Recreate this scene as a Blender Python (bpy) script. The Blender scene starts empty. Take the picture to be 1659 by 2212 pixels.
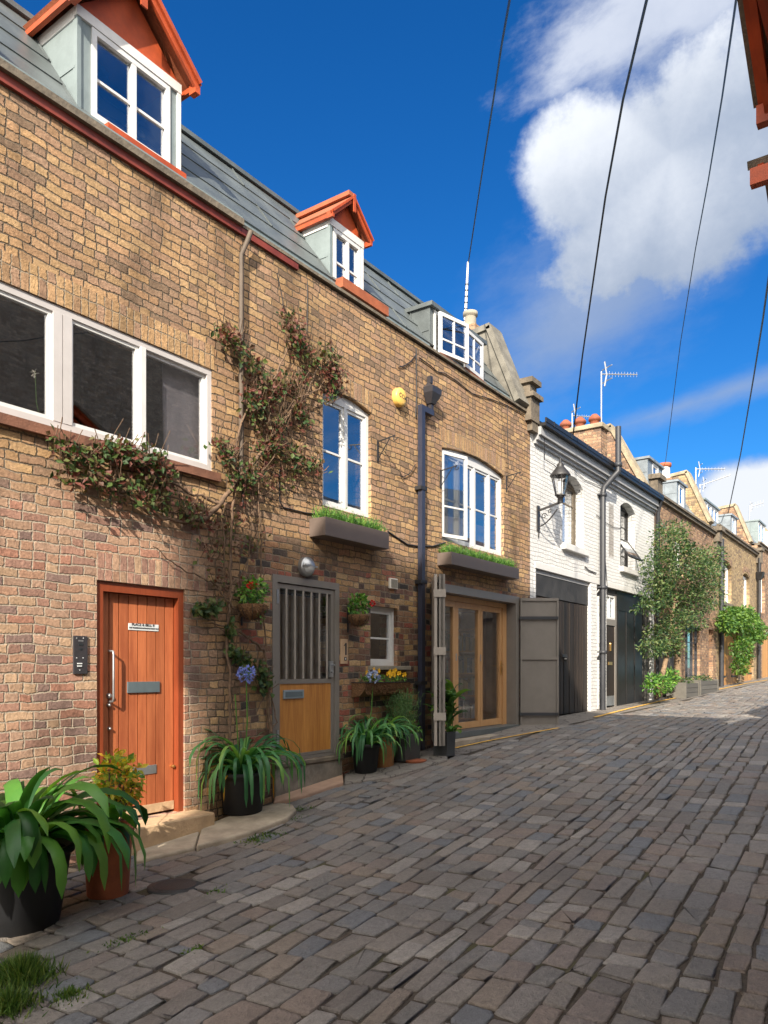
import bpy, bmesh, math, random
from mathutils import Vector, Matrix, Quaternion
R = math.radians
sc = bpy.context.scene
COL = sc.collection
rng = random.Random(11)

# ------------------------------------------------------------------ camera, world, sun
FPX, CX, CY, HY = 1650.0, 829.5, 1106.0, 1448.0      # photograph measured on a 1659 x 2212 grid
VPX = 1997.0
TH = math.atan2(VPX - CX, FPX)
ST, CT = math.sin(TH), math.cos(TH)
D, EYE = 5.766, 1.6                                   # camera to facade, eye height
cam = bpy.data.cameras.new('camera'); camo = bpy.data.objects.new('camera', cam); COL.objects.link(camo)
camo.location = (0, -D, EYE); camo.rotation_euler = (R(90), 0, TH - R(90))
cam.sensor_fit = 'HORIZONTAL'; cam.sensor_width = 24.0; cam.lens = 24.0 * FPX / 1659.0
cam.shift_y = (HY - CY) / 1659.0
cam.clip_start = 0.05; cam.clip_end = 3000
sc.camera = camo
sc.view_settings.view_transform = 'Standard'; sc.view_settings.look = 'None'
sc.view_settings.exposure = 0.92; sc.view_settings.gamma = 1.0
SUNDIR = Vector((2.15, 1.0, -1.3)).normalized()       # way the light travels
sun = bpy.data.lights.new('sun', 'SUN'); suno = bpy.data.objects.new('sun', sun); COL.objects.link(suno)
sun.energy = 5.0; sun.angle = R(0.55); sun.color = (1.0, 0.90, 0.76)
suno.rotation_euler = SUNDIR.to_track_quat('-Z', 'Y').to_euler(); suno.location = (-8, -10, 20)


# ------------------------------------------------------------------ node expression helper
class E:
    def __init__(s, nt, k): s.nt, s.k = nt, k
    def _m(s, op, *a):
        n = s.nt.nodes.new('ShaderNodeMath'); n.operation = op
        for i, v in enumerate((s,) + a):
            if isinstance(v, E): s.nt.links.new(v.k, n.inputs[i])
            else: n.inputs[i].default_value = v
        return E(s.nt, n.outputs[0])
    def __add__(s, o): return s._m('ADD', o)
    __radd__ = __add__
    def __sub__(s, o): return s._m('SUBTRACT', o)
    def __rsub__(s, o): return (s * -1.0) + o
    def __mul__(s, o): return s._m('MULTIPLY', o)
    __rmul__ = __mul__
    def __truediv__(s, o): return s._m('DIVIDE', o)
    def floor(s): return s._m('FLOOR')
    def fract(s): return s._m('FRACT')
    def min(s, o): return s._m('MINIMUM', o)
    def max(s, o): return s._m('MAXIMUM', o)
    def gt(s, o): return s._m('GREATER_THAN', o)
    def abs(s): return s._m('ABSOLUTE')
    def sin(s): return s._m('SINE')
    def pow(s, o): return s._m('POWER', o)
    def step(s, a, b, lo=0.0, hi=1.0):
        n = s.nt.nodes.new('ShaderNodeMapRange'); n.interpolation_type = 'SMOOTHSTEP'
        s.nt.links.new(s.k, n.inputs[0])
        for i, v in enumerate((a, b, lo, hi)): n.inputs[i + 1].default_value = v
        return E(s.nt, n.outputs[0])

def node(nt, t, **kw):
    n = nt.nodes.new(t)
    for k, v in kw.items(): setattr(n, k, v)
    return n
def xyz(nt, x, y, z):
    n = nt.nodes.new('ShaderNodeCombineXYZ')
    for i, v in enumerate((x, y, z)):
        if isinstance(v, E): nt.links.new(v.k, n.inputs[i])
        else: n.inputs[i].default_value = v
    return n.outputs[0]
def sep(nt, k):
    n = nt.nodes.new('ShaderNodeSeparateXYZ'); nt.links.new(k, n.inputs[0])
    return [E(nt, o) for o in n.outputs]
def noise(nt, vec, scale, detail=3.0, rough=0.55, out=0):
    n = node(nt, 'ShaderNodeTexNoise'); nt.links.new(vec, n.inputs['Vector'])
    n.inputs['Scale'].default_value = scale; n.inputs['Detail'].default_value = detail; n.inputs['Roughness'].default_value = rough
    return E(nt, n.outputs[out]) if out == 0 else n.outputs[1]
def white(nt, vec):
    n = node(nt, 'ShaderNodeTexWhiteNoise', noise_dimensions='3D'); nt.links.new(vec, n.inputs['Vector'])
    return E(nt, n.outputs[0]), sep(nt, n.outputs[1])
def ramp(nt, f, cols, const=False, pos=None):
    n = node(nt, 'ShaderNodeValToRGB'); cr = n.color_ramp
    cr.interpolation = 'CONSTANT' if const else 'LINEAR'
    m = len(cols)
    while len(cr.elements) < m: cr.elements.new(0.5)
    for i, c in enumerate(cols):
        cr.elements[i].position = pos[i] if pos else (i / m if const else i / max(1, m - 1))
        cr.elements[i].color = (*c, 1)
    nt.links.new(f.k, n.inputs[0])
    return n.outputs[0]
def mixc(nt, f, a, b, mode='MIX'):
    n = node(nt, 'ShaderNodeMix', data_type='RGBA', blend_type=mode)
    if isinstance(f, E): nt.links.new(f.k, n.inputs[0])
    else: n.inputs[0].default_value = f
    for i, v in ((6, a), (7, b)):
        if isinstance(v, tuple): n.inputs[i].default_value = (*v, 1)
        else: nt.links.new(v, n.inputs[i])
    return n.outputs[2]
def scalec(nt, c, f):
    n = node(nt, 'ShaderNodeVectorMath', operation='SCALE'); nt.links.new(c, n.inputs[0]); nt.links.new(f.k, n.inputs['Scale'])
    return n.outputs[0]
def bump(nt, h, dist=0.01, strength=1.0):
    n = node(nt, 'ShaderNodeBump'); n.inputs['Distance'].default_value = dist; n.inputs['Strength'].default_value = strength
    nt.links.new(h.k, n.inputs['Height']); return n.outputs[0]
def newmat(name):
    m = bpy.data.materials.new(name); m.use_nodes = True; nt = m.node_tree; nt.nodes.clear()
    o = node(nt, 'ShaderNodeOutputMaterial'); b = node(nt, 'ShaderNodeBsdfPrincipled'); nt.links.new(b.outputs[0], o.inputs[0])
    return m, nt, b, o
def pos_(nt): return nt.nodes.new('ShaderNodeNewGeometry').outputs['Position']
def obj_(nt): return nt.nodes.new('ShaderNodeTexCoord').outputs['Object']

# ------------------------------------------------------------------ sky: Nishita plus clouds by direction
def cdir(px, py):
    u, w = (px - CX) / FPX, (HY - py) / FPX
    return Vector((CT + u * ST, ST - u * CT, w)).normalized()
world = bpy.data.worlds.new('World'); sc.world = world; world.use_nodes = True
nt = world.node_tree; nt.nodes.clear()
wo = node(nt, 'ShaderNodeOutputWorld'); bg = node(nt, 'ShaderNodeBackground'); nt.links.new(bg.outputs[0], wo.inputs[0])
sky = node(nt, 'ShaderNodeTexSky', sky_type='NISHITA'); sky.sun_disc = False
sky.sun_elevation = math.asin(-SUNDIR.z); sky.sun_rotation = math.atan2(-SUNDIR.x, -SUNDIR.y)
sky.air_density = 1.0; sky.dust_density = 0.4; sky.ozone_density = 2.5
bg.inputs[1].default_value = 0.15
gv = node(nt, 'ShaderNodeTexCoord').outputs['Generated']
dx, dy, dz = sep(nt, gv)
def dotv(v): return dx * v.x + dy * v.y + dz * v.z
cc = cdir(1450, 330); ce = cc.cross(Vector((0, 0, 1))).normalized(); cu_ = ce.cross(cc).normalized()
cden = dotv(cc).max(0.05)
ca, cb = dotv(ce) / cden, dotv(cu_) / cden            # tangent plane of the cloud, to the right and up
cv = xyz(nt, ca, cb, 0.0)
nz1 = noise(nt, cv, 3.2, 9.0, 0.60); nz2 = noise(nt, cv, 9.0, 6.0, 0.6)
wis = noise(nt, xyz(nt, ca * 1.0 + cb * 0.7, cb * 2.2 - ca * 0.8, 3.7), 6.0, 8.0, 0.62)
def ell(px, py, rx, ry, tilt=0.0):
    d = cdir(px, py); k = d.dot(cc); a0, b0 = d.dot(ce) / k, d.dot(cu_) / k
    s, c = math.sin(tilt), math.cos(tilt)
    a, b = ca - a0, cb - b0
    p, q = (a * c + b * s) * (1 / rx), (b * c - a * s) * (1 / ry)
    return 1.0 - (p * p + q * q).pow(0.5)             # positive inside
body = ell(1480, 340, 0.190, 0.112, 0.50).max(ell(1265, 385, 0.075, 0.072)).max(ell(1640, 255, 0.125, 0.105)).max(ell(1430, 470, 0.13, 0.07, 0.2))
nz3 = noise(nt, cv, 24.0, 5.0, 0.65)
body = (body + (nz1 - 0.5) * 1.35 + (nz2 - 0.5) * 0.85 + (nz3 - 0.5) * 0.45).step(-0.10, 0.33)
wisp = ell(1350, 85, 0.135, 0.062, 0.15).max(ell(1530, 10, 0.14, 0.05)) + (wis - 0.5) * 2.2
wisp = wisp.step(-0.05, 0.85) * 0.72
veil = ell(1290, 640, 0.20, 0.105, 0.5) + (wis - 0.5) * 1.2
veil = veil.step(-0.2, 0.95) * 0.68
band = 1.0 - ((cb + 0.262 - ca * 0.23).abs() * 34.0)
band = (band + (wis - 0.5) * 1.6).step(0.2, 1.4) * ca.step(-0.24, 0.02) * 0.62
# broken cloud over rooftops; bright unseen cloud behind the camera added as fill light
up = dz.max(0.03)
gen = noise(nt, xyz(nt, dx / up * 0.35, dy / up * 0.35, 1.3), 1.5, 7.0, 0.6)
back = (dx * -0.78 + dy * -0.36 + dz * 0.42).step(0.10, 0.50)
fill_cloud = ((gen + back * 0.30 - 0.50) * 4.0).step(0.0, 1.0) * back
low = ell(1700, 1085, 0.15, 0.068) + (nz1 - 0.5) * 1.1 + (nz2 - 0.5) * 0.25
low = low.step(0.0, 0.3)
cir = (noise(nt, xyz(nt, dx / up * 1.1 + dy / up * 0.5, dy / up * 0.5, 8.3), 1.6, 7.0, 0.62) - 0.40).step(0.0, 0.35) * (dy * -1.0).step(0.12, 0.4) * 0.55  # unseen cirrus added to pale the blue that the windows reflect
den = body.max(cir).max(wisp).max(veil).max(band).max(fill_cloud).max(low)
shade = ((cb * 4.0 - ca * 1.6) + 0.42 + (nz1 - 0.5) * 1.6 + (nz2 - 0.5) * 0.7).step(0.0, 1.0)
ccol = mixc(nt, shade, (1.40, 1.70, 2.25), (3.5, 3.65, 3.9))
ccol = mixc(nt, low, ccol, (3.2, 3.35, 3.6))
ccol = mixc(nt, fill_cloud, ccol, (10.5, 10.2, 9.7))
hs = node(nt, 'ShaderNodeHueSaturation'); hs.inputs['Saturation'].default_value = 1.35; hs.inputs['Value'].default_value = 1.0
nt.links.new(sky.outputs[0], hs.inputs['Color'])
tint = mixc(nt, 1.0, hs.outputs[0], (0.20, 0.41, 0.56), 'MULTIPLY')
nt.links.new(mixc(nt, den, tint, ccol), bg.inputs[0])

# ------------------------------------------------------------------ picture grid -> places in the world
def F(px, py, o=0.0):
    """point of the plane y = -o (o metres out from the facade) seen at this place of the photograph -> (x, z)"""
    v = VPX - px; d = D - o
    return (FPX * d / (CT * CT * v) - d * ST / CT, EYE + (HY - py) * d / (v * CT))
def Fx(px, o=0.0): return F(px, HY, o)[0]
GP = [(-60, -1.2), (-10, -.5), (0, -.2), (3, -.05), (4.7, .06), (7.2, .30), (8.9, .47), (11.9, .65), (15.8, .74), (19.8, .82), (23.5, .93), (36.8, 1.26), (60, 1.8), (400, 2.0)]
def gz(x):
    for (a, za), (b, zb) in zip(GP, GP[1:]):
        if x <= b:
            t = (x - a) / (b - a); return za + (zb - za) * t
    return GP[-1][1]
def ray(px, py, t):
    u, w = (px - CX) / FPX, (HY - py) / FPX
    return Vector((CT + u * ST, ST - u * CT, w)) * t + Vector((0, -D, EYE))
def G(px, py):
    lo, hi = 0.3, 80.0
    for _ in range(50):
        m = (lo + hi) / 2; p = ray(px, py, m)
        if p.z > gz(p.x): lo = m
        else: hi = m
    return p

# ------------------------------------------------------------------ mesh builder
class MB:
    def __init__(s): s.v, s.f, s.r, s.sm = [], [], [], []
    def add(s, vs, fs, r=0.5, smooth=False):
        b = len(s.v); s.v += [tuple(v) for v in vs]
        for f in fs: s.f.append([b + i for i in f]); s.r.append(r); s.sm.append(smooth)
    def box(s, x0, x1, y0, y1, z0, z1, r=0.5):
        s.hexa([(x0, y0, z0), (x1, y0, z0), (x1, y1, z0), (x0, y1, z0), (x0, y0, z1), (x1, y0, z1), (x1, y1, z1), (x0, y1, z1)], r)
        return s
    def hexa(s, p, r=0.5):
        s.add(p, [(0, 3, 2, 1), (4, 5, 6, 7), (0, 1, 5, 4), (1, 2, 6, 5), (2, 3, 7, 6), (3, 0, 4, 7)], r); return s
    def bar(s, a, b, w, h, up=(0, 0, 1), r=0.5):
        a, b = Vector(a), Vector(b); d = (b - a).normalized(); up = Vector(up)
        sd = d.cross(up).normalized() * w / 2; u = sd.cross(d).normalized() * h / 2
        return s.hexa([a - sd - u, a + sd - u, b + sd - u, b - sd - u, a - sd + u, a + sd + u, b + sd + u, b - sd + u], r)
    def tube(s, pts, rad, n=6, r=0.5, cap=True):
        pts = [Vector(p) for p in pts]; k = len(pts)
        rads = rad if isinstance(rad, (list, tuple)) else [rad] * k
        prev = None; vs = []
        for i, p in enumerate(pts):
            t = (pts[min(i + 1, k - 1)] - pts[max(i - 1, 0)])
            t = t.normalized() if t.length > 1e-9 else Vector((0, 0, 1))
            if prev is None:
                a = Vector((0, 0, 1)) if abs(t.z) < 0.9 else Vector((1, 0, 0)); nrm = t.cross(a).normalized()
            else:
                nrm = prev - t * prev.dot(t); nrm = nrm.normalized() if nrm.length > 1e-6 else t.orthogonal().normalized()
            prev = nrm; bi = t.cross(nrm)
            for j in range(n):
                q = 2 * math.pi * j / n; vs.append(p + (nrm * math.cos(q) + bi * math.sin(q)) * rads[i])
        fs = [(i * n + j, i * n + (j + 1) % n, (i + 1) * n + (j + 1) % n, (i + 1) * n + j) for i in range(k - 1) for j in range(n)]
        s.add(vs, fs, r, True)
        if cap: s.add([vs[j] for j in range(n)][::-1] + vs[-n:], [tuple(range(n)), tuple(range(n, 2 * n))], r)
        return s
    def lathe(s, c, prof, n=20, r=0.5, smooth=True, axis='z'):
        c = Vector(c); vs = []
        for (rad, h) in prof:
            for j in range(n):
                q = 2 * math.pi * j / n
                if axis == 'z': vs.append(c + Vector((rad * math.cos(q), rad * math.sin(q), h)))
                else: vs.append(c + Vector((rad * math.cos(q), -h, rad * math.sin(q))))
        k = len(prof)
        fs = [(i * n + j, i * n + (j + 1) % n, (i + 1) * n + (j + 1) % n, (i + 1) * n + j) for i in range(k - 1) for j in range(n)]
        s.add(vs, fs, r, smooth)
        s.add(vs[:n], [tuple(range(n))[::-1]], r); s.add(vs[-n:], [tuple(range(n))], r)
        return s
    def prism(s, poly, d, r=0.5):
        """poly: 3-D points of a flat outline, d: extrusion vector"""
        p = [Vector(q) for q in poly]; d = Vector(d); n = len(p)
        s.add(p + [q + d for q in p], [tuple(range(n))[::-1], tuple(range(n, 2 * n))] + [(i, (i + 1) % n, n + (i + 1) % n, n + i) for i in range(n)], r)
        return s
    def leaf(s, p, d, up, L, w, r=0.5):
        """a leaf folded along its midrib"""
        p, d = Vector(p), Vector(d).normalized(); sd = d.cross(Vector(up))
        sd = sd.normalized() if sd.length > 1e-5 else d.orthogonal().normalized()
        nn = sd.cross(d)
        a, m, t = p, p + d * L * 0.5 - nn * L * 0.05, p + d * L - nn * L * 0.12
        s.add([a, m + sd * w / 2 + nn * w * 0.15, t, m - sd * w / 2 + nn * w * 0.15, m], [(0, 1, 4), (1, 2, 4), (4, 2, 3), (0, 4, 3)], r)
    def xf(s, M):
        s.v = [tuple(M @ Vector(v)) for v in s.v]; return s
    def build(s, name, mat, parent=None, world=True, rot=None, bevel=0.0):
        me = bpy.data.meshes.new(name)
        off = WL.get(parent.name, Vector()) if (parent and world) else Vector()
        me.from_pydata([(v[0] - off.x, v[1] - off.y, v[2] - off.z) for v in s.v], [], s.f)
        at = me.attributes.new('rnd', 'FLOAT', 'FACE'); at.data.foreach_set('value', s.r)
        me.polygons.foreach_set('use_smooth', s.sm)
        me.materials.append(mat); me.update()
        if not any(s.sm) or bevel:
            bm = bmesh.new(); bm.from_mesh(me); bmesh.ops.recalc_face_normals(bm, faces=bm.faces); bm.to_mesh(me); bm.free()
        o = bpy.data.objects.new(name, me); COL.objects.link(o)
        if parent: o.parent = parent; WL[o.name] = off
        else: WL[o.name] = Vector()
        if bevel:
            bv = o.modifiers.new('bevel', 'BEVEL'); bv.width = bevel; bv.segments = 2; bv.limit_method = 'ANGLE'; bv.angle_limit = R(40)
        return o
WL = {}
def thing(name, label, cat, loc=(0, 0, 0), group=None, rotz=0.0):
    o = bpy.data.objects.new(name, None); COL.objects.link(o); o.location = loc; o.rotation_euler = (0, 0, rotz)
    o.empty_display_size = 0.1
    o['label'] = label; o['category'] = cat
    if group: o['group'] = group
    WL[o.name] = Vector(loc); return o
def tag(o, label, cat, group=None):
    o['label'] = label; o['category'] = cat
    if group: o['group'] = group
    return o
def struct(o): o['kind'] = 'structure'; return o
def rebase(o):
    """put a single mesh thing's origin at its own base"""
    me = o.data; n = len(me.vertices)
    xs = [v.co.copy() for v in me.vertices]
    c = Vector((sum(v.x for v in xs) / n, sum(v.y for v in xs) / n, min(v.z for v in xs)))
    me.transform(Matrix.Translation(-c)); o.location = c; return o
def copy_tree(o, parent=None):
    c = o.copy(); COL.objects.link(c)
    if parent: c.parent = parent
    for ch in list(o.children): copy_tree(ch, c)
    return c
def plate(outer, holes, y0, th, name, mat, parent=None):
    """upright wall sheet with openings: outlines in (x, z); front face at y0, th metres thick"""
    cu = bpy.data.curves.new('tmp', 'CURVE'); cu.dimensions = '2D'; cu.fill_mode = 'BOTH'; cu.extrude = th / 2
    for pl in [outer] + holes:
        sp = cu.splines.new('POLY'); sp.points.add(len(pl) - 1)
        for p, q in zip(sp.points, pl): p.co = (q[0], q[1], 0, 1)
        sp.use_cyclic_u = True
    to = bpy.data.objects.new('tmp', cu); COL.objects.link(to)
    dg = bpy.context.evaluated_depsgraph_get(); dg.update()
    me = bpy.data.meshes.new_from_object(to.evaluated_get(dg))
    bpy.data.objects.remove(to); bpy.data.curves.remove(cu)
    off = WL[parent.name] if parent else Vector()
    me.transform(Matrix.Translation(Vector((0, y0 + th / 2, 0)) - off) @ Matrix.Rotation(R(90), 4, 'X'))
    me.name = name; me.materials.clear(); me.materials.append(mat)
    o = bpy.data.objects.new(name, me); COL.objects.link(o)
    if parent: o.parent = parent; WL[o.name] = off
    else: WL[o.name] = Vector()
    return o
def rect(x0, x1, z0, z1): return [(x0, z0), (x1, z0), (x1, z1), (x0, z1)]
def arch(x0, x1, z0, z1, rise, n=8):
    """opening with a segmental head: z1 at the springing"""
    p = [(x0, z0), (x1, z0)]
    for i in range(n + 1):
        t = i / n; p.append((x1 + (x0 - x1) * t, z1 + rise * (1 - (2 * t - 1) ** 2)))
    return p
def text(s, name, mat, size, loc, parent, rot=(90, 0, 0), ext=0.0015, sx=1.0):
    cu = bpy.data.curves.new(name, 'FONT'); cu.body = s; cu.size = size; cu.extrude = ext; cu.align_x = 'CENTER'; cu.align_y = 'CENTER'
    to = bpy.data.objects.new('tmp', cu); COL.objects.link(to)
    dg = bpy.context.evaluated_depsgraph_get(); dg.update()
    me = bpy.data.meshes.new_from_object(to.evaluated_get(dg)); bpy.data.objects.remove(to); bpy.data.curves.remove(cu)
    me.materials.clear(); me.materials.append(mat)
    o = bpy.data.objects.new(name, me); COL.objects.link(o); o.parent = parent
    o.location = Vector(loc) - WL[parent.name]; o.rotation_euler = tuple(R(a) for a in rot); o.scale = (sx, 1, 1)
    return o

# ------------------------------------------------------------------ materials
M = {}
def plain(name, col, rough=0.5, metal=0.0, var=0.12, nscale=6.0, bd=0.0, bscale=60.0, spec=0.5, coat=0.0):
    m, nt, b, o = newmat(name); v = obj_(nt)
    n1 = noise(nt, v, nscale, 5.0, 0.6)
    c = mixc(nt, n1.step(0.25, 0.75), tuple(x * (1 - var) for x in col), tuple(min(1, x * (1 + var)) for x in col))
    nt.links.new(c, b.inputs['Base Color'])
    b.inputs['Roughness'].default_value = rough; b.inputs['Metallic'].default_value = metal
    b.inputs['Specular IOR Level'].default_value = spec; b.inputs['Coat Weight'].default_value = coat
    nt.links.new((n1 * 0.25 + (rough - 0.12)).k, b.inputs['Roughness'])
    if bd: nt.links.new(bump(nt, noise(nt, v, bscale, 4.0), bd), b.inputs['Normal'])
    M[name] = m; return m
def soften(cols, k=0.30):
    n = len(cols); m = [sum(c[i] for c in cols) / n for i in range(3)]
    return [tuple(c[i] + (m[i] * 1.08 - c[i]) * k for i in range(3)) for c in cols]
def brick(name, cols, mortar, cols2=None, mortar2=None, mask=None, soldier=False, paint=None, mw=0.006, rough=0.9, dirt=0.25, patch=None):
    m, nt, b, o = newmat(name); P = pos_(nt); x, y, z = sep(nt, P)
    wob = noise(nt, P, 2.3, 2.0); wob2 = noise(nt, P, 11.0, 3.0)
    u = x + y + (wob2 - 0.5) * 0.030; w = z + (wob - 0.5) * 0.07 + (wob2 - 0.5) * 0.030
    if soldier: u, w, bw, bh = u, w, 0.075, 0.225
    else: bw, bh = 0.225, 0.075
    row = (w / bh).floor(); fw = (w / bh).fract()
    uu = u / bw + (0.0 if soldier else row * 0.5)
    if not soldier:
        rr, _ = white(nt, xyz(nt, row, 3.0, 1.0)); uu = uu + rr * 0.25
    i0 = uu.floor(); fu = uu.fract()
    if not soldier:
        r0, c0 = white(nt, xyz(nt, i0, row, 5.0)); half = c0[1].gt(0.62)
        fh = (fu * 2.0).fract(); ih = (fu * 2.0).floor() * 0.37
        fu2 = fu + half * (fh - fu); i0 = i0 + half * ih
        bwid = bw - half * (bw / 2)
    else: fu2, bwid = fu, bw
    rv, rc = white(nt, xyz(nt, i0, row, 0.0))
    du = fu2.min(1.0 - fu2) * bwid; dw = fw.min(1.0 - fw) * bh
    nz = noise(nt, P, 45.0, 3.0); nz3 = noise(nt, P, 160.0, 3.0)
    d = du.min(dw) + (nz - 0.5) * 0.017
    mk = d.step(mw * 0.35, mw * 1.6)
    col = ramp(nt, rv, cols, True)
    mo = mixc(nt, nz, tuple(c * 0.8 for c in mortar), tuple(c * 1.15 for c in mortar))
    if cols2:
        k = mask(nt, x, y, z, noise(nt, P, 1.4, 3.0))
        col = mixc(nt, k, col, ramp(nt, rv, cols2, True)); mo = mixc(nt, k, mo, tuple(mortar2))
    big = noise(nt, P, 0.8, 5.0, 0.65)
    nzm = noise(nt, P, 19.0, 4.0, 0.65)
    soot = noise(nt, xyz(nt, u * 1.0, z * 0.35, 7.0), 1.7, 6.0, 0.68).step(0.50, 0.74)
    val = (nz * 1.0 + 0.48) * (nz3 * 0.6 + 0.70) * (nzm * 1.1 + 0.45) * (1.0 - soot * 0.52) * (rc[2] * 0.3 + 0.85) * (1.0 - big.step(0.52, 0.8) * dirt)
    col = mixc(nt, mk, mo, scalec(nt, col, val))
    if paint:
        pt = mixc(nt, nz, tuple(c * 0.93 for c in paint), paint)
        pt = scalec(nt, pt, (mk * 0.24 + 0.76) * (nzm * 0.16 + 0.92) * (rc[2] * 0.08 + 0.96) * (1.0 - big.step(0.55, 0.85) * 0.10))
        wear = noise(nt, P, 5.0, 6.0, 0.7).step(0.70, 0.76)
        if patch: wear = wear.max(patch(nt, x, z, nz))
        col = mixc(nt, wear, pt, col)
    nt.links.new(col, b.inputs['Base Color']); b.inputs['Roughness'].default_value = rough
    b.inputs['Specular IOR Level'].default_value = 0.25
    h = mk * (0.8 if not paint else 0.8) + nz * 0.5 + nz3 * 0.25 + rc[0] * 0.35
    nt.links.new(bump(nt, h, 0.011), b.inputs['Normal'])
    M[name] = m; return m
TAN = soften([(.50, .32, .16), (.40, .26, .15), (.56, .38, .19), (.36, .23, .14), (.47, .30, .16), (.36, .235, .18), (.50, .34, .18), (.22, .155, .12), (.42, .26, .15), (.32, .22, .17), (.16, .125, .105), (.46, .28, .16), (.38, .24, .17), (.52, .36, .19)], .22)
TAN = [(c[0] * .84, c[1] * .805, c[2] * .76) for c in soften(TAN, .25)]
PINK = soften([(.44, .25, .17), (.48, .31, .21), (.36, .19, .15), (.52, .35, .23), (.31, .17, .14), (.46, .29, .20), (.19, .13, .13), (.40, .18, .13), (.42, .27, .20)])
DARKB = [(.38, .23, .12), (.26, .15, .09), (.44, .27, .12), (.17, .10, .07), (.34, .18, .10), (.07, .06, .055), (.42, .28, .15), (.22, .12, .09), (.12, .08, .065), (.30, .10, .07)]
def lowmask(nt, x, y, z, n): return (z * -1.0 + 3.35 + (n - 0.5) * 1.2).step(0.0, 0.5) * (x * -1.0 + 5.3 + (n - 0.5) * 0.8).step(0.0, 0.5)
PINK = [(c[0] * .88, c[1] * .90, c[2] * .86) for c in PINK]
brick('brick_tan', TAN, (.125, .098, .07), PINK, (.36, .30, .23), lowmask)
def lowmask2(nt, x, y, z, n): return (z * -1.0 + 3.2 + (n - 0.5) * 1.0).step(0.0, 0.5)
brick('brick_mixed', TAN, (.125, .098, .07), DARKB, (.24, .19, .135), lowmask2)
brick('brick_soldier_pink', PINK[:6], (.42, .33, .25), soldier=True, mw=0.004, dirt=0.1)
brick('brick_soldier', TAN[:7], (.27, .22, .16), soldier=True, mw=0.005, dirt=0.1)
brick('brick_brown', [(.33, .20, .12), (.27, .16, .10), (.38, .25, .15), (.24, .15, .10), (.36, .22, .14), (.18, .12, .09)], (.24, .19, .14))
brick('brick_yellow', [(.36, .26, .135), (.31, .22, .12), (.39, .29, .16), (.27, .19, .11), (.33, .235, .135), (.20, .145, .095)], (.28, .22, .15))
def bpatch(nt, x, z, n):
    a = ((x - 17.02).abs() * -1.0 + 0.17 + (n - 0.5) * 0.12).step(0.0, 0.02); q = ((z - 4.75).abs() * -1.0 + 0.62 + (n - 0.5) * 0.3).step(0.0, 0.04)
    return a * q * n.step(0.30, 0.5)
brick('brick_white_painted', [(.34, .31, .27), (.28, .25, .22), (.40, .37, .33)], (.38, .36, .33), paint=(.70, .70, .69), rough=0.7, patch=bpatch)
brick('brick_dark_terrace', [(.33, .25, .18), (.28, .20, .14), (.38, .28, .2)], (.25, .21, .17))
plain('stucco', (.62, .58, .50), 0.85, var=0.06, bd=0.004)

plain('white_paint', (.64, .63, .61), 0.42, var=0.05, nscale=9, bd=0.002, bscale=40)
plain('white_window', (.62, .62, .61), 0.35, var=0.05)
plain('pink_white_frame', (.50, .475, .465), 0.35, var=0.04)
plain('lead_sheet', (.095, .110, .112), 0.42, var=0.22, nscale=3.0, bd=0.004, bscale=9)
plain('grey_trim', (.34, .34, .345), 0.6, var=0.1)
plain('lead_pale', (.185, .225, .23), 0.45, var=0.10, nscale=4.0, bd=0.003, bscale=12)
plain('lead_blue', (.19, .22, .245), 0.45, var=0.2, nscale=4.0, bd=0.003, bscale=12)
plain('orange_paint', (.37, .060, .014), 0.6, var=0.28, nscale=5)
plain('orange_dark', (.38, .06, .02), 0.45, var=0.2)
plain('red_fascia', (.17, .032, .020), 0.5, var=0.35, nscale=3)
plain('terracotta', (.30, .085, .034), 0.75, var=0.2, nscale=7, bd=0.003)
plain('terracotta_brown', (.33, .15, .055), 0.7, var=0.25, nscale=7, bd=0.003)
plain('stone_coping', (.30, .25, .17), 0.85, var=0.3, nscale=5, bd=0.008, bscale=30)
plain('stone_pale', (.26, .235, .185), 0.85, var=0.25, nscale=4, bd=0.006, bscale=30)
plain('stone_dark', (.14, .115, .085), 0.85, var=0.35, nscale=6, bd=0.008, bscale=30)
plain('sandstone_step', (.48, .335, .20), 0.85, var=0.2, nscale=5, bd=0.008, bscale=22)
plain('render_grey', (.155, .145, .122), 0.9, var=0.35, nscale=4, bd=0.006, bscale=25)
plain('step_grey', (.20, .18, .15), 0.9, var=0.3, nscale=6, bd=0.01, bscale=20)
plain('kerb_stone', (.36, .30, .225), 0.88, var=0.25, nscale=5, bd=0.010, bscale=18)
plain('pink_slab', (.36, .235, .165), 0.85, var=0.18, nscale=4, bd=0.006, bscale=25)
plain('taupe_metal', (.195, .175, .155), 0.42, var=0.06)
plain('taupe_light', (.34, .30, .26), 0.45, var=0.06)
plain('planter_brown', (.135, .103, .086), 0.5, var=0.08)
plain('black_paint', (.014, .013, .013), 0.42, var=0.2)
plain('black_iron', (.022, .021, .022), 0.5, var=0.3)
plain('slate_pipe', (.030, .032, .038), 0.5, var=0.2)
plain('navy_pipe', (.03, .034, .055), 0.35, var=0.15)
plain('dark_plastic', (.035, .033, .038), 0.4, var=0.1)
plain('tile_brown', (.17, .075, .045), 0.8, var=0.3, bd=0.004)
plain('pot_black', (.006, .0065, .008), 0.6, var=0.25, nscale=5)
plain('pot_slate', (.05, .052, .053), 0.55, var=0.2)
plain('steel', (.42, .43, .44), 0.42, metal=0.85, var=0.08)
plain('steel_dull', (.38, .40, .42), 0.45, metal=0.8, var=0.15)
plain('brass', (.65, .40, .14), 0.35, metal=0.9, var=0.1)
plain('plate_grey', (.13, .17, .19), 0.4, metal=0.3, var=0.1)
plain('plate_blue', (.30, .37, .42), 0.35, metal=0.5, var=0.08)
plain('sign_white', (.62, .65, .66), 0.4, var=0.04)
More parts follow.
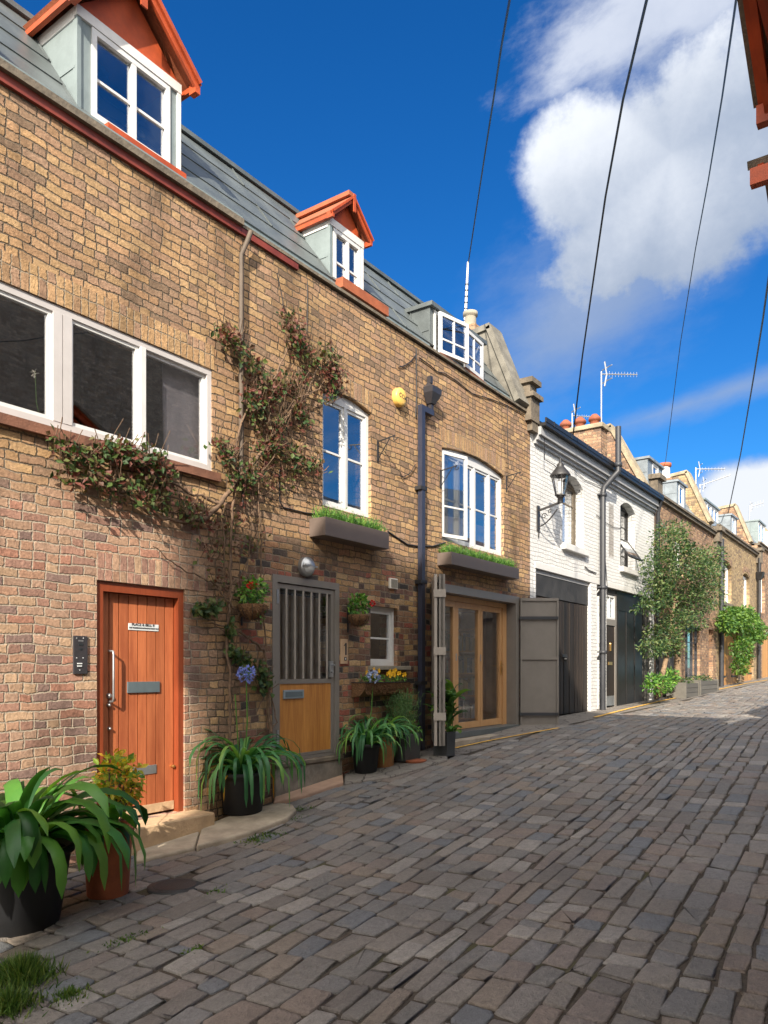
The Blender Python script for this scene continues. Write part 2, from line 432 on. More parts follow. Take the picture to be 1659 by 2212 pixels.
plain('ink', (.02, .025, .03), 0.5, var=0.05)
plain('sign_tan', (.50, .335, .205), 0.5, var=0.08)
plain('alarm_yellow', (.80, .50, .12), 0.4, var=0.04)
plain('frosted_glass', (.55, .56, .56), 0.25, var=0.08)
plain('soil', (.045, .03, .02), 0.95, var=0.4, nscale=30, bd=0.01)
plain('coir', (.17, .085, .035), 0.95, var=0.5, nscale=60, bd=0.03, bscale=70)
plain('room_dark', (.07, .06, .053), 0.9, var=0.2)
plain('room_warm', (.55, .36, .20), 0.9, var=0.3, nscale=2)
plain('room_floor', (.34, .25, .18), 0.5, var=0.2)
plain('curtain_white', (.80, .79, .76), 0.9, var=0.05)
plain('blind_grey', (.27, .255, .28), 0.9, var=0.08)
plain('blind_cream', (.84, .80, .70), 0.85, var=0.04)
plain('board_black', (.030, .030, .031), 0.7, var=0.4, nscale=3, bd=0.004, bscale=25)
plain('slate_roof', (.10, .10, .11), 0.7, var=0.25)
plain('conduit_brown', (.10, .075, .055), 0.7, var=0.2)
plain('pot_red', (.24, .07, .035), 0.8, var=0.3)
plain('twig', (.15, .095, .06), 0.9, var=0.4, nscale=20, bd=0.006)
plain('bark', (.22, .15, .09), 0.9, var=0.4, nscale=14, bd=0.02, bscale=30)
plain('moss', (.085, .10, .02), 0.95, var=0.5, nscale=25, bd=0.02)
plain('cable', (.02, .02, .024), 0.5, var=0.1)
plain('iron_cover', (.035, .036, .038), 0.6, metal=0.3, var=0.25, bd=0.006, bscale=90)
plain('yellow_line', (.62, .36, .07), 0.85, var=0.4, nscale=14)
plain('petal_red', (.70, .02, .015), 0.6, var=0.15)
plain('petal_yellow', (.85, .48, .02), 0.6, var=0.2)
plain('petal_blue', (.24, .29, .70), 0.6, var=0.25, nscale=40)
plain('petal_blue_pale', (.36, .43, .62), 0.6, var=0.25, nscale=40)

def leafmat(name, cols, rough=0.42, trans=0.25, spec=0.45):
    m, nt, b, o = newmat(name)
    a = node(nt, 'ShaderNodeAttribute', attribute_name='rnd')
    c = ramp(nt, E(nt, a.outputs['Fac']) + (noise(nt, obj_(nt), 9.0, 3.0) - 0.5) * 0.35, cols)
    nt.links.new(c, b.inputs['Base Color']); b.inputs['Roughness'].default_value = rough; b.inputs['Specular IOR Level'].default_value = spec
    t = node(nt, 'ShaderNodeBsdfTranslucent'); mx = node(nt, 'ShaderNodeMixShader'); mx.inputs[0].default_value = trans
    tc = mixc(nt, 1.0, c, (1.5, 1.6, 0.7), 'MULTIPLY'); nt.links.new(tc, t.inputs[0])
    nt.links.new(b.outputs[0], mx.inputs[1]); nt.links.new(t.outputs[0], mx.inputs[2]); nt.links.new(mx.outputs[0], o.inputs[0])
    M[name] = m; return m
leafmat('leaf_strap', [(.016, .07, .02), (.04, .15, .03), (.075, .23, .04), (.15, .30, .045)], trans=0.35)
leafmat('leaf_agapanthus', [(.022, .09, .04), (.055, .19, .07), (.12, .30, .10), (.24, .40, .08)], trans=0.35)
leafmat('leaf_vine', [(.014, .034, .010), (.03, .070, .014), (.055, .10, .018), (.09, .115, .024), (.11, .075, .028), (.085, .042, .024), (.15, .045, .028), (.12, .035, .025)], 0.6)
leafmat('leaf_bush', [(.025, .08, .018), (.06, .17, .03), (.12, .27, .04), (.20, .34, .05)], 0.5)
leafmat('leaf_tree', [(.010, .03, .012), (.025, .065, .022), (.05, .105, .032), (.10, .155, .04), (.17, .19, .08)], 0.5)
leafmat('leaf_lime', [(.022, .07, .015), (.05, .13, .022), (.095, .19, .03), (.15, .25, .04)], 0.5, 0.3)
leafmat('leaf_rosemary', [(.05, .10, .04), (.09, .18, .06), (.16, .27, .10)], 0.55)
leafmat('leaf_orange', [(.08, .20, .03), (.28, .36, .04), (.55, .48, .04), (.62, .24, .04)], 0.5, 0.4)
leafmat('grass_blade', [(.03, .06, .012), (.05, .11, .02), (.09, .17, .025), (.16, .19, .04)], 0.6, 0.3)

leafmat('book_spines', [(.30, .05, .03), (.50, .42, .30), (.05, .10, .16), (.55, .50, .42), (.10, .16, .09), (.40, .25, .10)], 0.6, 0.0)
def woodmat(name, c0, c1, scale=(18, 18, 1.6), rough=0.4, gro=None, worn=None):
    m, nt, b, o = newmat(name)
    mp = node(nt, 'ShaderNodeMapping'); nt.links.new(obj_(nt), mp.inputs[0]); mp.inputs['Scale'].default_value = scale
    g = noise(nt, mp.outputs[0], 3.0, 8.0, 0.7); g2 = noise(nt, mp.outputs[0], 0.5, 3.0)
    c = mixc(nt, (g * 0.65 + g2 * 0.5 - 0.08).step(0.2, 0.8), c0, c1)
    a = node(nt, 'ShaderNodeAttribute', attribute_name='rnd')
    c = scalec(nt, c, E(nt, a.outputs['Fac']) * 0.36 + 0.82)
    nt.links.new(c, b.inputs['Base Color']); nt.links.new((g * 0.3 + rough - 0.12).k, b.inputs['Roughness'])
    nt.links.new(bump(nt, g, 0.0025), b.inputs['Normal'])
    M[name] = m; return m
woodmat('wood_orange', (.27, .068, .026), (.52, .165, .062), (10, 10, .9), rough=0.5)
woodmat('wood_orange_dark', (.17, .034, .012), (.27, .058, .019), rough=0.4)
woodmat('wood_oak', (.30, .105, .020), (.66, .31, .075), (11, 11, .8), rough=0.4)
woodmat('wood_frame', (.46, .24, .10), (.60, .35, .16), rough=0.4)
woodmat('wood_black', (.003, .003, .003), (.032, .020, .013), (14, 14, 1.2), rough=0.62)
woodmat('wood_garage', (.36, .17, .05), (.48, .25, .08), rough=0.5)
woodmat('wood_grey', (.085, .08, .07), (.15, .14, .12), (2, 14, 14), rough=0.7)

def glassmat(name, refl=0.34, tint=(.55, .58, .60), rough=0.015):
    m, nt, b, o = newmat(name); nt.nodes.remove(b)
    t = node(nt, 'ShaderNodeBsdfTransparent'); t.inputs[0].default_value = (*tint, 1)
    g = node(nt, 'ShaderNodeBsdfGlossy'); g.inputs[0].default_value = (.95, .97, 1, 1); g.inputs['Roughness'].default_value = rough
    nn = noise(nt, pos_(nt), 1.6, 1.0); nt.links.new(bump(nt, nn, 0.0015), g.inputs['Normal'])
    fr = node(nt, 'ShaderNodeFresnel'); bf = E(nt, nt.nodes.new('ShaderNodeNewGeometry').outputs['Backfacing'])
    nt.links.new((1.5 - bf * 0.83333).k, fr.inputs[0])
    mx = node(nt, 'ShaderNodeMixShader'); nt.links.new((E(nt, fr.outputs[0]) * 1.2 + refl).min(0.95).k, mx.inputs[0])
    nt.links.new(t.outputs[0], mx.inputs[1]); nt.links.new(g.outputs[0], mx.inputs[2]); nt.links.new(mx.outputs[0], o.inputs[0])
    M[name] = m; return m
glassmat('glass', 0.22, (.80, .81, .82)); glassmat('glass_clear', 0.01, (.97, .97, .97)); glassmat('glass_mid', 0.15, (.93, .93, .93))

def cobblemat():
    m, nt, b, o = newmat('cobble'); P = pos_(nt)
    a = node(nt, 'ShaderNodeAttribute', attribute_name='rnd'); r = E(nt, a.outputs['Fac'])
    c = ramp(nt, r, [(.160, .143, .130), (.195, .174, .156), (.215, .180, .150), (.168, .163, .160), (.216, .194, .174), (.202, .164, .140), (.182, .168, .155), (.200, .182, .168), (.150, .155, .165), (.190, .173, .160), (.262, .242, .222), (.172, .162, .152), (.192, .162, .146), (.182, .174, .170)], True)
    n1 = noise(nt, P, 22.0, 6.0, 0.65); n2 = noise(nt, P, 140.0, 3.0, 0.6); n3 = noise(nt, P, 0.9, 4.0, 0.6)
    n4 = noise(nt, P, 60.0, 4.0, 0.7)
    c = scalec(nt, c, (n1 * 1.0 + 0.50) * (n2 * 0.7 + 0.65) * (n4 * 0.7 + 0.65) * (n3 * 0.7 + 0.66))
    dust = noise(nt, P, 6.0, 5.0, 0.7).step(0.56, 0.74) * 0.45
    c = mixc(nt, dust, c, (.27, .225, .18))
    nt.links.new(c, b.inputs['Base Color']); nt.links.new((n1 * 0.35 + 0.45).k, b.inputs['Roughness']); b.inputs['Specular IOR Level'].default_value = 0.35
    nt.links.new(bump(nt, n1 * 1.0 + n4 * 0.6 + n2 * 0.5, 0.018), b.inputs['Normal']); M['cobble'] = m
cobblemat()
def groundmat(name, c0, c1, moss=True, crack=False):
    m, nt, b, o = newmat(name); P = pos_(nt)
    n1 = noise(nt, P, 30.0, 6.0, 0.7); n2 = noise(nt, P, 1.6, 5.0, 0.65)
    c = mixc(nt, n1.step(0.3, 0.7), c0, c1)
    if moss: c = mixc(nt, n2.step(0.54, 0.68) * 0.8, c, (.055, .055, .014))
    h = n1
    if crack:
        v = node(nt, 'ShaderNodeTexVoronoi', feature='DISTANCE_TO_EDGE'); v.inputs['Scale'].default_value = 3.2
        wv = node(nt, 'ShaderNodeVectorMath', operation='ADD'); nt.links.new(P, wv.inputs[0])
        sv = node(nt, 'ShaderNodeVectorMath', operation='SCALE'); nt.links.new(noise(nt, P, 3.0, 4.0, 0.6, 1), sv.inputs[0]); sv.inputs['Scale'].default_value = 0.25
        nt.links.new(sv.outputs[0], wv.inputs[1]); nt.links.new(wv.outputs[0], v.inputs['Vector'])
        k = E(nt, v.outputs[0]).step(0.0, 0.03)
        c = mixc(nt, k, tuple(x * 0.35 for x in c0), c); c = scalec(nt, c, n2 * 0.6 + 0.7); h = n1 * 0.4 + k
    nt.links.new(c, b.inputs['Base Color']); b.inputs['Roughness'].default_value = 0.95
    nt.links.new(bump(nt, h, 0.012), b.inputs['Normal']); M[name] = m
groundmat('joint_earth', (.034, .026, .019), (.085, .066, .048))
groundmat('pavement', (.15, .132, .115), (.21, .187, .165), moss=False, crack=True)

# ------------------------------------------------------------------ ground
def sheet(x0, x1, ya, yb, dz, name, mat, n=60, curve=None):
    b = MB(); vs = []
    for i in range(n + 1):
        x = x0 + (x1 - x0) * i / n; z = gz(x) + dz
        a_, b_ = (ya(x), yb(x)) if callable(ya) else (ya, yb)
        vs += [(x, a_, z), (x, b_, z)]
    b.add(vs, [(2 * i, 2 * i + 2, 2 * i + 3, 2 * i + 1) for i in range(n)])
    return b.build(name, mat)
struct(sheet(-60, 400, -300, 300, -0.0135, 'ground', M['joint_earth'], 920))
CH = sorted([tuple(G(*p)[:2]) for p in ((851, 2180), (1055, 2023), (1177, 1908), (1238, 1867), (1449, 1622), (1578, 1568))])
n_ = len(CH); mx_ = sum(p[0] for p in CH) / n_; my_ = sum(p[1] for p in CH) / n_
SL = sum((p[0] - mx_) * (p[1] - my_) for p in CH) / sum((p[0] - mx_) ** 2 for p in CH)
print('channel slope', SL, CH)
def ych(x): return my_ + SL * (x - mx_) + 0.05 * math.sin(x * .55)
def dych(x): return SL + 0.0275 * math.cos(x * .55)
def kerb_y(x):            # outer edge of the paved strip along the houses
    if x < 7.9: return -0.10 if x > 5.9 else -0.06
    return -0.10 - 0.62 * min(1, (x - 7.9) / 1.0)
def cobbles():
    b = MB(); r = random.Random(5)
    def stone(cx, cy, ang, L, W):
        c, s = math.cos(ang), math.sin(ang); z0 = gz(cx) + r.uniform(-.004, .004); tx, ty = r.gauss(0, .017), r.gauss(0, .017)
        val = r.random(); j = 0.003 + r.random() * 0.0035
        hl, hw = L / 2 - j, W / 2 - j; k = min(hl, hw) * r.uniform(.07, .26)
        base = [(-hl, -hw + k), (-hl + k, -hw), (hl - k, -hw), (hl, -hw + k), (hl, hw - k), (hl - k, hw), (-hl + k, hw), (-hl, hw - k)]
        jit = [(r.gauss(0, .008), r.gauss(0, .0065)) for _ in base]; vs = []
        for ring, (f, dz) in enumerate(((1.0, -.05), (1.0, -.009), (.955, -.001), (.80, .001))):
            for (px, py), (jx, jy) in zip(base, jit):
                lx, ly = (px + jx), (py + jy)
                m = max(0.0, 1 - (1 - f) * 0.09 / max(hl, .05)) if f < 1 else 1.0
                lx *= 1 - (1 - f) * min(1, 0.075 / hl); ly *= 1 - (1 - f) * min(1, 0.075 / hw)
                wx, wy = cx + lx * c - ly * s, cy + lx * s + ly * c
                vs.append((wx, wy, gz(wx) - gz(cx) + z0 + dz + lx * tx + ly * ty))
        fs = [(i * 8 + q, i * 8 + (q + 1) % 8, (i + 1) * 8 + (q + 1) % 8, (i + 1) * 8 + q) for i in range(3) for q in range(8)] + [tuple(range(24, 32))]
        b.add(vs, fs, val, True)
    # courses run with the slightly curving middle channel of the lane
    v = -9.0
    while v < 9.0:
        ch = abs(v) < .17
        W = .112 if ch else r.uniform(.125, .215)
        vm = v + W / 2; x = -3.0 + r.random() * .3
        while x < 41:
            L = r.uniform(.26, .5) if ch else r.uniform(.15, .33) * (0.6 if r.random() < .2 else (1.3 if r.random() < .12 else 1.0))
            um = x + L / 2; a = math.atan(dych(um)); y = ych(um) + vm / math.cos(a) + .010 * math.sin(um * 1.7 + v)
            if -6.42 < y < kerb_y(um) - .05 and not MH(um, y): stone(um, y, a + r.gauss(0, .04), (L / math.cos(a)) * r.uniform(.95, 1.0), W * r.uniform(.92, 1.0))
            x += L
        v += W
    return b.build('cobbled_street', M['cobble'])
mh = G(379, 1912)
def MH(x, y): return (x - mh.x) ** 2 + (y - mh.y) ** 2 < .20 ** 2
struct(cobbles())
# paved strip in front of the glazed doors and along the far houses, with its yellow line
struct(sheet(7.4, 46, lambda x: kerb_y(x), lambda x: 0.3, -0.004, 'pavement', M['pavement'], 70))
def line_on_ground(pts, w, name):
    b = MB(); q = [G(*p) for p in pts]; fine = []
    for a, c in zip(q, q[1:]):
        for i in range(8): fine.append(a.lerp(c, i / 8))
    fine.append(q[-1]); vs = []
    for i, p in enumerate(fine):
        t = fine[min(i + 1, len(fine) - 1)] - fine[max(i - 1, 0)]; n = Vector((-t.y, t.x, 0)).normalized() * w / 2
        z = gz(p.x) + 0.009
        vs += [(p.x + n.x, p.y + n.y, z), (p.x - n.x, p.y - n.y, z)]
    b.add(vs, [(2 * i, 2 * i + 1, 2 * i + 3, 2 * i + 2) for i in range(len(fine) - 1)])
    return struct(b.build(name, M['yellow_line']))
line_on_ground([(981, 1617), (1060, 1600), (1130, 1587), (1207, 1573)], 0.06, 'road_marking')
line_on_ground([(1285, 1550), (1350, 1533), (1430, 1514), (1500, 1500), (1560, 1488), (1610, 1477), (1659, 1469)], 0.085, 'road_marking')
def slab(pts, h, name, mat, bev=0.018, sink=.08):
    q = [G(*p) for p in pts]; b = MB(); n = len(q)
    vs = [(p.x, p.y, gz(p.x) - sink) for p in q] + [(p.x, p.y, gz(p.x) + h) for p in q]
    b.add(vs, [tuple(range(n))[::-1], tuple(range(n, 2 * n))] + [(i, (i + 1) % n, n + (i + 1) % n, n + i) for i in range(n)])
    return struct(b.build(name, mat, bevel=bev))
slab([(292, 1868), (420, 1838), (432, 1800), (428, 1788), (380, 1800), (300, 1826)], .035, 'kerb_slab', M['kerb_stone'])
slab([(424, 1838), (540, 1808), (622, 1776), (640, 1758), (632, 1747), (600, 1744), (520, 1762), (436, 1796)], .05, 'kerb_slab', M['kerb_stone'])
slab([(590, 1741), (660, 1724), (742, 1696), (740, 1674), (700, 1672), (600, 1704)], .045, 'kerb_slab', M['pink_slab'])
slab([(744, 1696), (840, 1682), (905, 1664), (965, 1645), (972, 1615), (880, 1632), (744, 1666)], .03, 'kerb_slab', M['pavement'])
b = MB().lathe((mh.x, mh.y, gz(mh.x) - .02), [(.165, 0), (.165, .022), (.15, .026), (.135, .022), (.02, .022)], 28)
b.lathe((mh.x, mh.y, gz(mh.x) - .03), [(.205, 0), (.205, .026), (.17, .03)], 28)
tag(rebase(b.build('drain_cover', M['iron_cover'])), 'round iron drain cover set in the cobbles near the terracotta pot', 'drain cover')

# ------------------------------------------------------------------ building helpers
def mansard(root, x0, x1, y0, z0, y1, z1, mat, strips=4, back=6.0, name='roof'):
    b = MB(); nrm = Vector((0, -(z1 - z0), (y1 - y0))).normalized()
    for i in range(strips):
        t0, t1 = i / strips, (i + 1) / strips + (0.03 if i < strips - 1 else 0)
        a = Vector((0, y0 + (y1 - y0) * t0, z0 + (z1 - z0) * t0)); c = Vector((0, y0 + (y1 - y0) * t1, z0 + (z1 - z0) * t1))
        o0, o1 = nrm * 0.018, nrm * 0.006
        b.prism([(x0, a.y, a.z), (x0, a.y + o0.y, a.z + o0.z), (x0, c.y + o1.y, c.z + o1.z), (x0, c.y, c.z)], (x1 - x0, 0, 0), .5)
        n = int((x1 - x0) / 1.55)
        for q in range(1, n + 1):
            xx = x0 + (x1 - x0) * (q - .5 * (i % 2)) / (n + .01)
            if x0 + .1 < xx < x1 - .1:
                b.bar((xx, a.y + o0.y * .7, a.z + o0.z * .7), (xx, c.y + o1.y, c.z + o1.z), .012, .03, (0, -1, 1))
    b.bar((x0, y1 - .01, z1 + .015), (x1, y1 - .01, z1 + .015), .10, .05)
    b.box(x0 + .01, x1 - .01, y1, back, z1 - .25, z1 - .003)
    b.prism([(x0 + .02, y0, z0 - .02), (x0 + .02, y1, z1 - .02), (x0 + .02, y1 + .02, z1 - .3), (x0 + .02, y0 + .3, z0 - .02)], (x1 - x0 - .04, 0, 0))
    return b.build(name, mat, root)
def shell(root, x0, x1, z1, floors, depth=6.0, back=2.6):
    """rear and inner parts so that rooms behind the windows are closed and dark"""
    b = MB()
    b.box(x0 + .005, x1 - .005, back, depth, -.6, z1)
    for z in floors: b.box(x0 + .005, x1 - .005, .31, back - .002, z, z + .22)
    b.box(x0 + .003, x0 + .13, .312, back + .001, -.6, z1 - .01); b.box(x1 - .13, x1 - .003, .312, back + .001, -.6, z1 - .01)
    return b.build('room_shell', M['room_dark'], root)
def party(root, x0, x1, z0, y1, z1, mat, cop, yf=.0, name='party_wall'):
    b = MB(); prof = [(yf, z0 - .07), (yf, z0), (y1, z1), (y1 + 3.0, z1 - .35), (y1 + 3.0, z0 - .07)]
    b.prism([(x0, y, z) for y, z in prof], (x1 - x0, 0, 0)); w = b.build(name, mat, root)
    c = MB(); e = .05
    for (a, q) in (((yf - .04, z0), (y1, z1 + .02)), ((y1 - .03, z1 + .02), (y1 + 3.0, z1 - .33))):
        c.bar(((x0 + x1) / 2, a[0], a[1] + .04), ((x0 + x1) / 2, q[0], q[1] + .04), x1 - x0 + 2 * e, .10)
    c.build('coping', cop, w); return w
def glazing(f, x0, x1, z0, z1, y, mat='glass', name='glass'):
    return MB().box(x0, x1, y, y + .006, z0, z1).build(name, M[mat], f)
def win(root, x0, x1, z0, z1, y, cols=(), rows=(), fr=.06, mu=.035, mat='white_window', name='window', gl='glass', rise=0, depth=.07, muz=None, casements=True):
    """white framed window: mullions at x in cols, glazing bars at z in rows"""
    b = MB(); xs = [x0] + list(cols) + [x1]
    b.box(x0, x0 + fr, y, y + depth, z0, z1); b.box(x1 - fr, x1, y, y + depth, z0, z1)
    b.box(x0 + fr, x1 - fr, y, y + depth, z0, z0 + fr)
    if rise:
        p = arch(x0 + fr, x1 - fr, z1 - fr, z1 - .002, rise)[2:]
        b.prism([(x0 + fr, y, z1 - fr), (x1 - fr, y, z1 - fr)] + [(q[0], y, q[1]) for q in p], (0, depth, 0))
    else: b.box(x0 + fr, x1 - fr, y, y + depth, z1 - fr, z1)
    for c in cols: b.box(c - mu / 2, c + mu / 2, y + .002, y + depth - .002, z0 + fr, z1 - fr)
    w = b.build(name, M[mat], root)
    s = MB()
    for a, c in zip(xs, xs[1:]):
        l = a + (fr if a == x0 else mu / 2); r_ = c - (fr if c == x1 else mu / 2); t = .038; yy = y + .016
        if casements:
            s.box(l, l + t, yy, yy + .04, z0 + fr, z1 - fr); s.box(r_ - t, r_, yy, yy + .04, z0 + fr, z1 - fr)
            s.box(l + t, r_ - t, yy, yy + .04, z0 + fr, z0 + fr + t); s.box(l + t, r_ - t, yy, yy + .04, z1 - fr - t, z1 - fr)
        for z in rows: s.box(l + (t if casements else 0), r_ - (t if casements else 0), yy + .004, yy + .034, z - .012, z + .012)
    if s.v: s.build('sash', M[mat], w)
    glazing(w, x0 + fr, x1 - fr, z0 + fr, z1 - fr, y + .034, gl)
    return w
def lintel(root, x0, x1, z0, h, rise=0, mat='brick_soldier', proud=.004, skew=.06):
    n = 10; pts = []
    lo = [(x0 + (x1 - x0) * i / n, z0 + rise * (1 - (2 * i / n - 1) ** 2)) for i in range(n + 1)]
    hi = [(x0 - skew + (x1 - x0 + 2 * skew) * i / n, z0 + h + rise * .8 * (1 - (2 * i / n - 1) ** 2)) for i in range(n + 1)]
    b = MB(); b.prism([(x, -proud, z) for x, z in lo + hi[::-1]], (0, proud + .02, 0))
    return b.build('lintel', M[mat], root)
def gable_dormer(root, x0, x1, y, z0, z1, rise, over, back, cols, rows, side=.10, k_=1.0):
    """little pitched dormer: lead cheeks, white window, orange gable and bargeboards"""
    xc = (x0 + x1) / 2; b = MB()
    b.box(x0, x0 + .04, y + .012, back, z0 - .1, z1); b.box(x1 - .04, x1, y + .012, back, z0 - .1, z1)
    b.box(x0 + .001, x1 - .001, y, y + .05, z0 - .12, z0)
    b.box(x0 - .004, x0 + .035, y - .012, y + .05, z0, z1)
    b.box(x0 + .035, x0 + side + .04, y + .004, y + .05, z0, z1 - .06); b.box(x1 - side - .02, x1 - .035, y + .004, y + .05, z0, z1 - .06)
    for zz in (.42,): b.bar((x0 - .003, y + .02, z0 + (z1 - z0) * zz), (x0 - .003, back, z0 + (z1 - z0) * zz + .03), .008, .016)
    d = b.build('dormer', M['lead_pale'], root)
    t = MB(); t.box(x0 - .01, x1 + .01, y - .02, y + .02, z1 - .06, z1 + .03); t.box(x1 - .035, x1 + .006, y - .016, y + .05, z0, z1 - .061)
    t.box(x0 - .012, x0, y + .02, back, z1 - .08, z1 + .02); t.build('trim', M['white_paint'], d)
    wx0, wx1 = x0 + side + .04, x1 - side - .02
    win(d, wx0, wx1, z0, z1 - .062, y - .012, cols, rows, fr=.05, mu=.05, name='window', gl='glass', casements=False)
    MB().box(wx0 + .1, x1, y - .10, y - .013, z0 - .09, z0 - .03).build('sill', M['orange_paint'], d)
    zt = z1 + .03; ex = over; sl = rise / ((x1 - x0) / 2 + ex)
    g = MB(); g.prism([(x0, y, zt), (x1, y, zt), (xc, y, zt + rise - ex * sl)], (0, .04, 0)); g.build('gable', M['orange_paint'], d)
    f = y - .13 * k_; rf = MB(); bb = MB()
    for sg in (-1, 1):
        e = xc + sg * ((x1 - x0) / 2 + ex)
        a, p = Vector((e, 0, zt)), Vector((xc, 0, zt + rise)); nn = Vector((sg * rise, 0, (x1 - x0) / 2 + ex)).normalized() * .05 * k_
        rf.prism([(a.x, f, a.z), (p.x, f, p.z), (p.x, f, p.z + nn.z), (a.x + nn.x, f, a.z + nn.z)], (0, back + .35 - f, 0))
        for k, (dd, hh, th) in enumerate(((.0, .10, .03), (-.028, .045, .028))):
            bb.bar((e + sg * .02, f - .016 + dd, zt - .02 + (.03 if k else 0)), (xc - sg * .012, f - .016 + dd, zt + rise - .01 + (.03 if k else 0)), th * k_, hh * k_, (0, 0, 1))
        bb.box(e - .03 * k_, e + .03 * k_, f - .03, f + .06, zt - .09 * k_, zt + .02)
        bb.box(e - .02, e + .02, f + .06, back, zt - .05, zt - .002)
    bb.box(xc - .035 * k_, xc + .035 * k_, f - .06, f - .044, zt + rise - .32 * k_, zt + rise + .03)
    rf.box(xc - .045, xc + .045, f, back + .3, zt + rise + .03, zt + rise + .085)
    rf.build('roof', M['terracotta'], d); bb.build('bargeboard', M['orange_paint'], d)
    return d
def lead_dormer(root, x0, x1, y, z0, z1, back, mat='lead_blue', cols=(), open_=False, rows=(), wmat='white_window', side=.12):
    b = MB()
    b.box(x0, x0 + .05, y, back, z0 - .15, z1); b.box(x1 - .05, x1, y, back, z0 - .15, z1)
    b.box(x0 - .04, x1 + .04, y - .06, back + .2, z1, z1 + .06); b.box(x0 + .05, x1 - .05, y, y + .06, z0 - .15, z0)
    b.box(x0 + .05, x0 + side, y, y + .06, z0, z1); b.box(x1 - side, x1 - .05, y, y + .06, z0, z1)
    b.bar((x0 - .004, y + .02, (z0 + z1) / 2), (x0 - .004, back, (z0 + z1) / 2), .012, .02)
    b.bar((x0 - .004, (y + back) / 2 - .1, z0 - .1), (x0 - .004, (y + back) / 2 - .1, z1), .02, .012, (0, 1, 0))
    d = b.build('dormer', M[mat], root)
    if not open_: win(d, x0 + side, x1 - side, z0, z1 - .01, y - .012, cols, rows, fr=.05, mu=.045, mat=wmat, casements=True)
    return d
def casement_leaf(parent, hinge, ang, w, z0, z1, cols=1, rows=1, name='casement'):
    """an opened leaf: hinge (x, y), ang = direction it swings out to, from the +x axis"""
    c, s = math.cos(ang), math.sin(ang); M4 = Matrix(((c, -s, 0, hinge[0]), (s, c, 0, hinge[1]), (0, 0, 1, 0), (0, 0, 0, 1)))
    b = MB(); t = .05
    b.box(0, t, -.02, .02, z0, z1); b.box(w - t, w, -.02, .02, z0, z1); b.box(t, w - t, -.02, .02, z0, z0 + t); b.box(t, w - t, -.02, .02, z1 - t, z1)
    for i in range(cols): xx = w * (i + 1) / (cols + 1); b.box(xx - .012, xx + .012, -.014, .014, z0 + t, z1 - t)
    for i in range(rows): zz = z0 + (z1 - z0) * .36 if rows == 1 else z0 + (z1 - z0) * (i + 1) / (rows + 1); b.box(t, w - t, -.013, .013, zz - .012, zz + .012)
    f = b.xf(M4).build(name, M['white_window'], parent)
    g = MB().box(t, w - t, -.003, .003, z0 + t, z1 - t).xf(M4); g.build('glass', M['glass'], f); return f

# ------------------------------------------------------------------ house with the orange plank door
A1, A2, B1, C1, D1, E1 = Fx(517), Fx(1145), Fx(1413), 27.6, 35.5, 46.0
ZP = 6.14
h1 = thing('mews_house', 'tan brick mews house with orange plank door and wide white strip window', 'house', (0.3, 0, gz(3)))
dx0, dx1, dzt, dzb = 3.906, 4.856, 2.37, .255
wz0, wz1, wx1 = 3.56, 4.58, 5.20
plate(rect(-5, A1, -.9, ZP), [rect(1.6, wx1, wz0, wz1), rect(dx0, dx1, dzb, dzt)], 0, .3, 'wall', M['brick_tan'], h1)
shell(h1, -5, A1, 6.3, (3.0, 6.05))
lintel(h1, 1.6, wx1 + .02, wz1 + .004, .235, 0, skew=0)
MB().box(dx0 - .002, dx1 + .28, -.006, .01, dzt + .004, dzt + .24).build('door_lintel', M['brick_soldier_pink'], h1)
MB().box(1.5, wx1 + .07, -.055, .06, wz0 - .085, wz0 - .004).build('window_sill', M['tile_brown'], h1)
# strip window
s1, s2 = Fx(137), Fx(310)
b = MB(); fr = .055; y = .012
b.box(1.6, wx1, y, y + .09, wz0, wz0 + .07); b.box(1.6, wx1, y, y + .09, wz1 - .06, wz1)
b.box(wx1 - fr, wx1, y + .001, y + .089, wz0 + .07, wz1 - .06)
for q in (-.044, .044): b.box(s1 + q - .040, s1 + q + .040, y - .004, y + .088, wz0 + .0701, wz1 - .0601)
b.box(1.6, 2.7, y + .02, y + .085, wz0 + .07, wz1 - .06)
wf = b.build('window', M['pink_white_frame'], h1)
c = MB(); c.box(s2 - .03, s2 + .02, y - .022, y + .05, wz0 + .072, wz1 - .062)
for (a, e, yy) in ((s1 + .085, s2 - .03, .028), (s2 + .02, wx1 - fr, .045), (2.7, s1 - .085, .028)):
    c.box(a, a + .02, yy, yy + .04, wz0 + .07, wz1 - .06); c.box(e - .035, e, yy, yy + .04, wz0 + .07, wz1 - .06)
    c.box(a + .02, e - .035, yy, yy + .04, wz0 + .07, wz0 + .105); c.box(a + .02, e - .035, yy, yy + .04, wz1 - .09, wz1 - .06)
    glazing(wf, a + .02, e - .035, wz0 + .105, wz1 - .09, yy + .02, 'glass_mid', 'pane')
c.build('sash', M['white_window'], wf)
c = MB().prism([(s2 + .36, .16, wz0 + .02), (wx1 + .1, .16, wz0 + .02), (wx1 + .1, .16, wz1 - .02), (s2 + .34, .16, wz1 - .02)], (0, .012, 0)); c.build('blind', M['blind_grey'], wf)
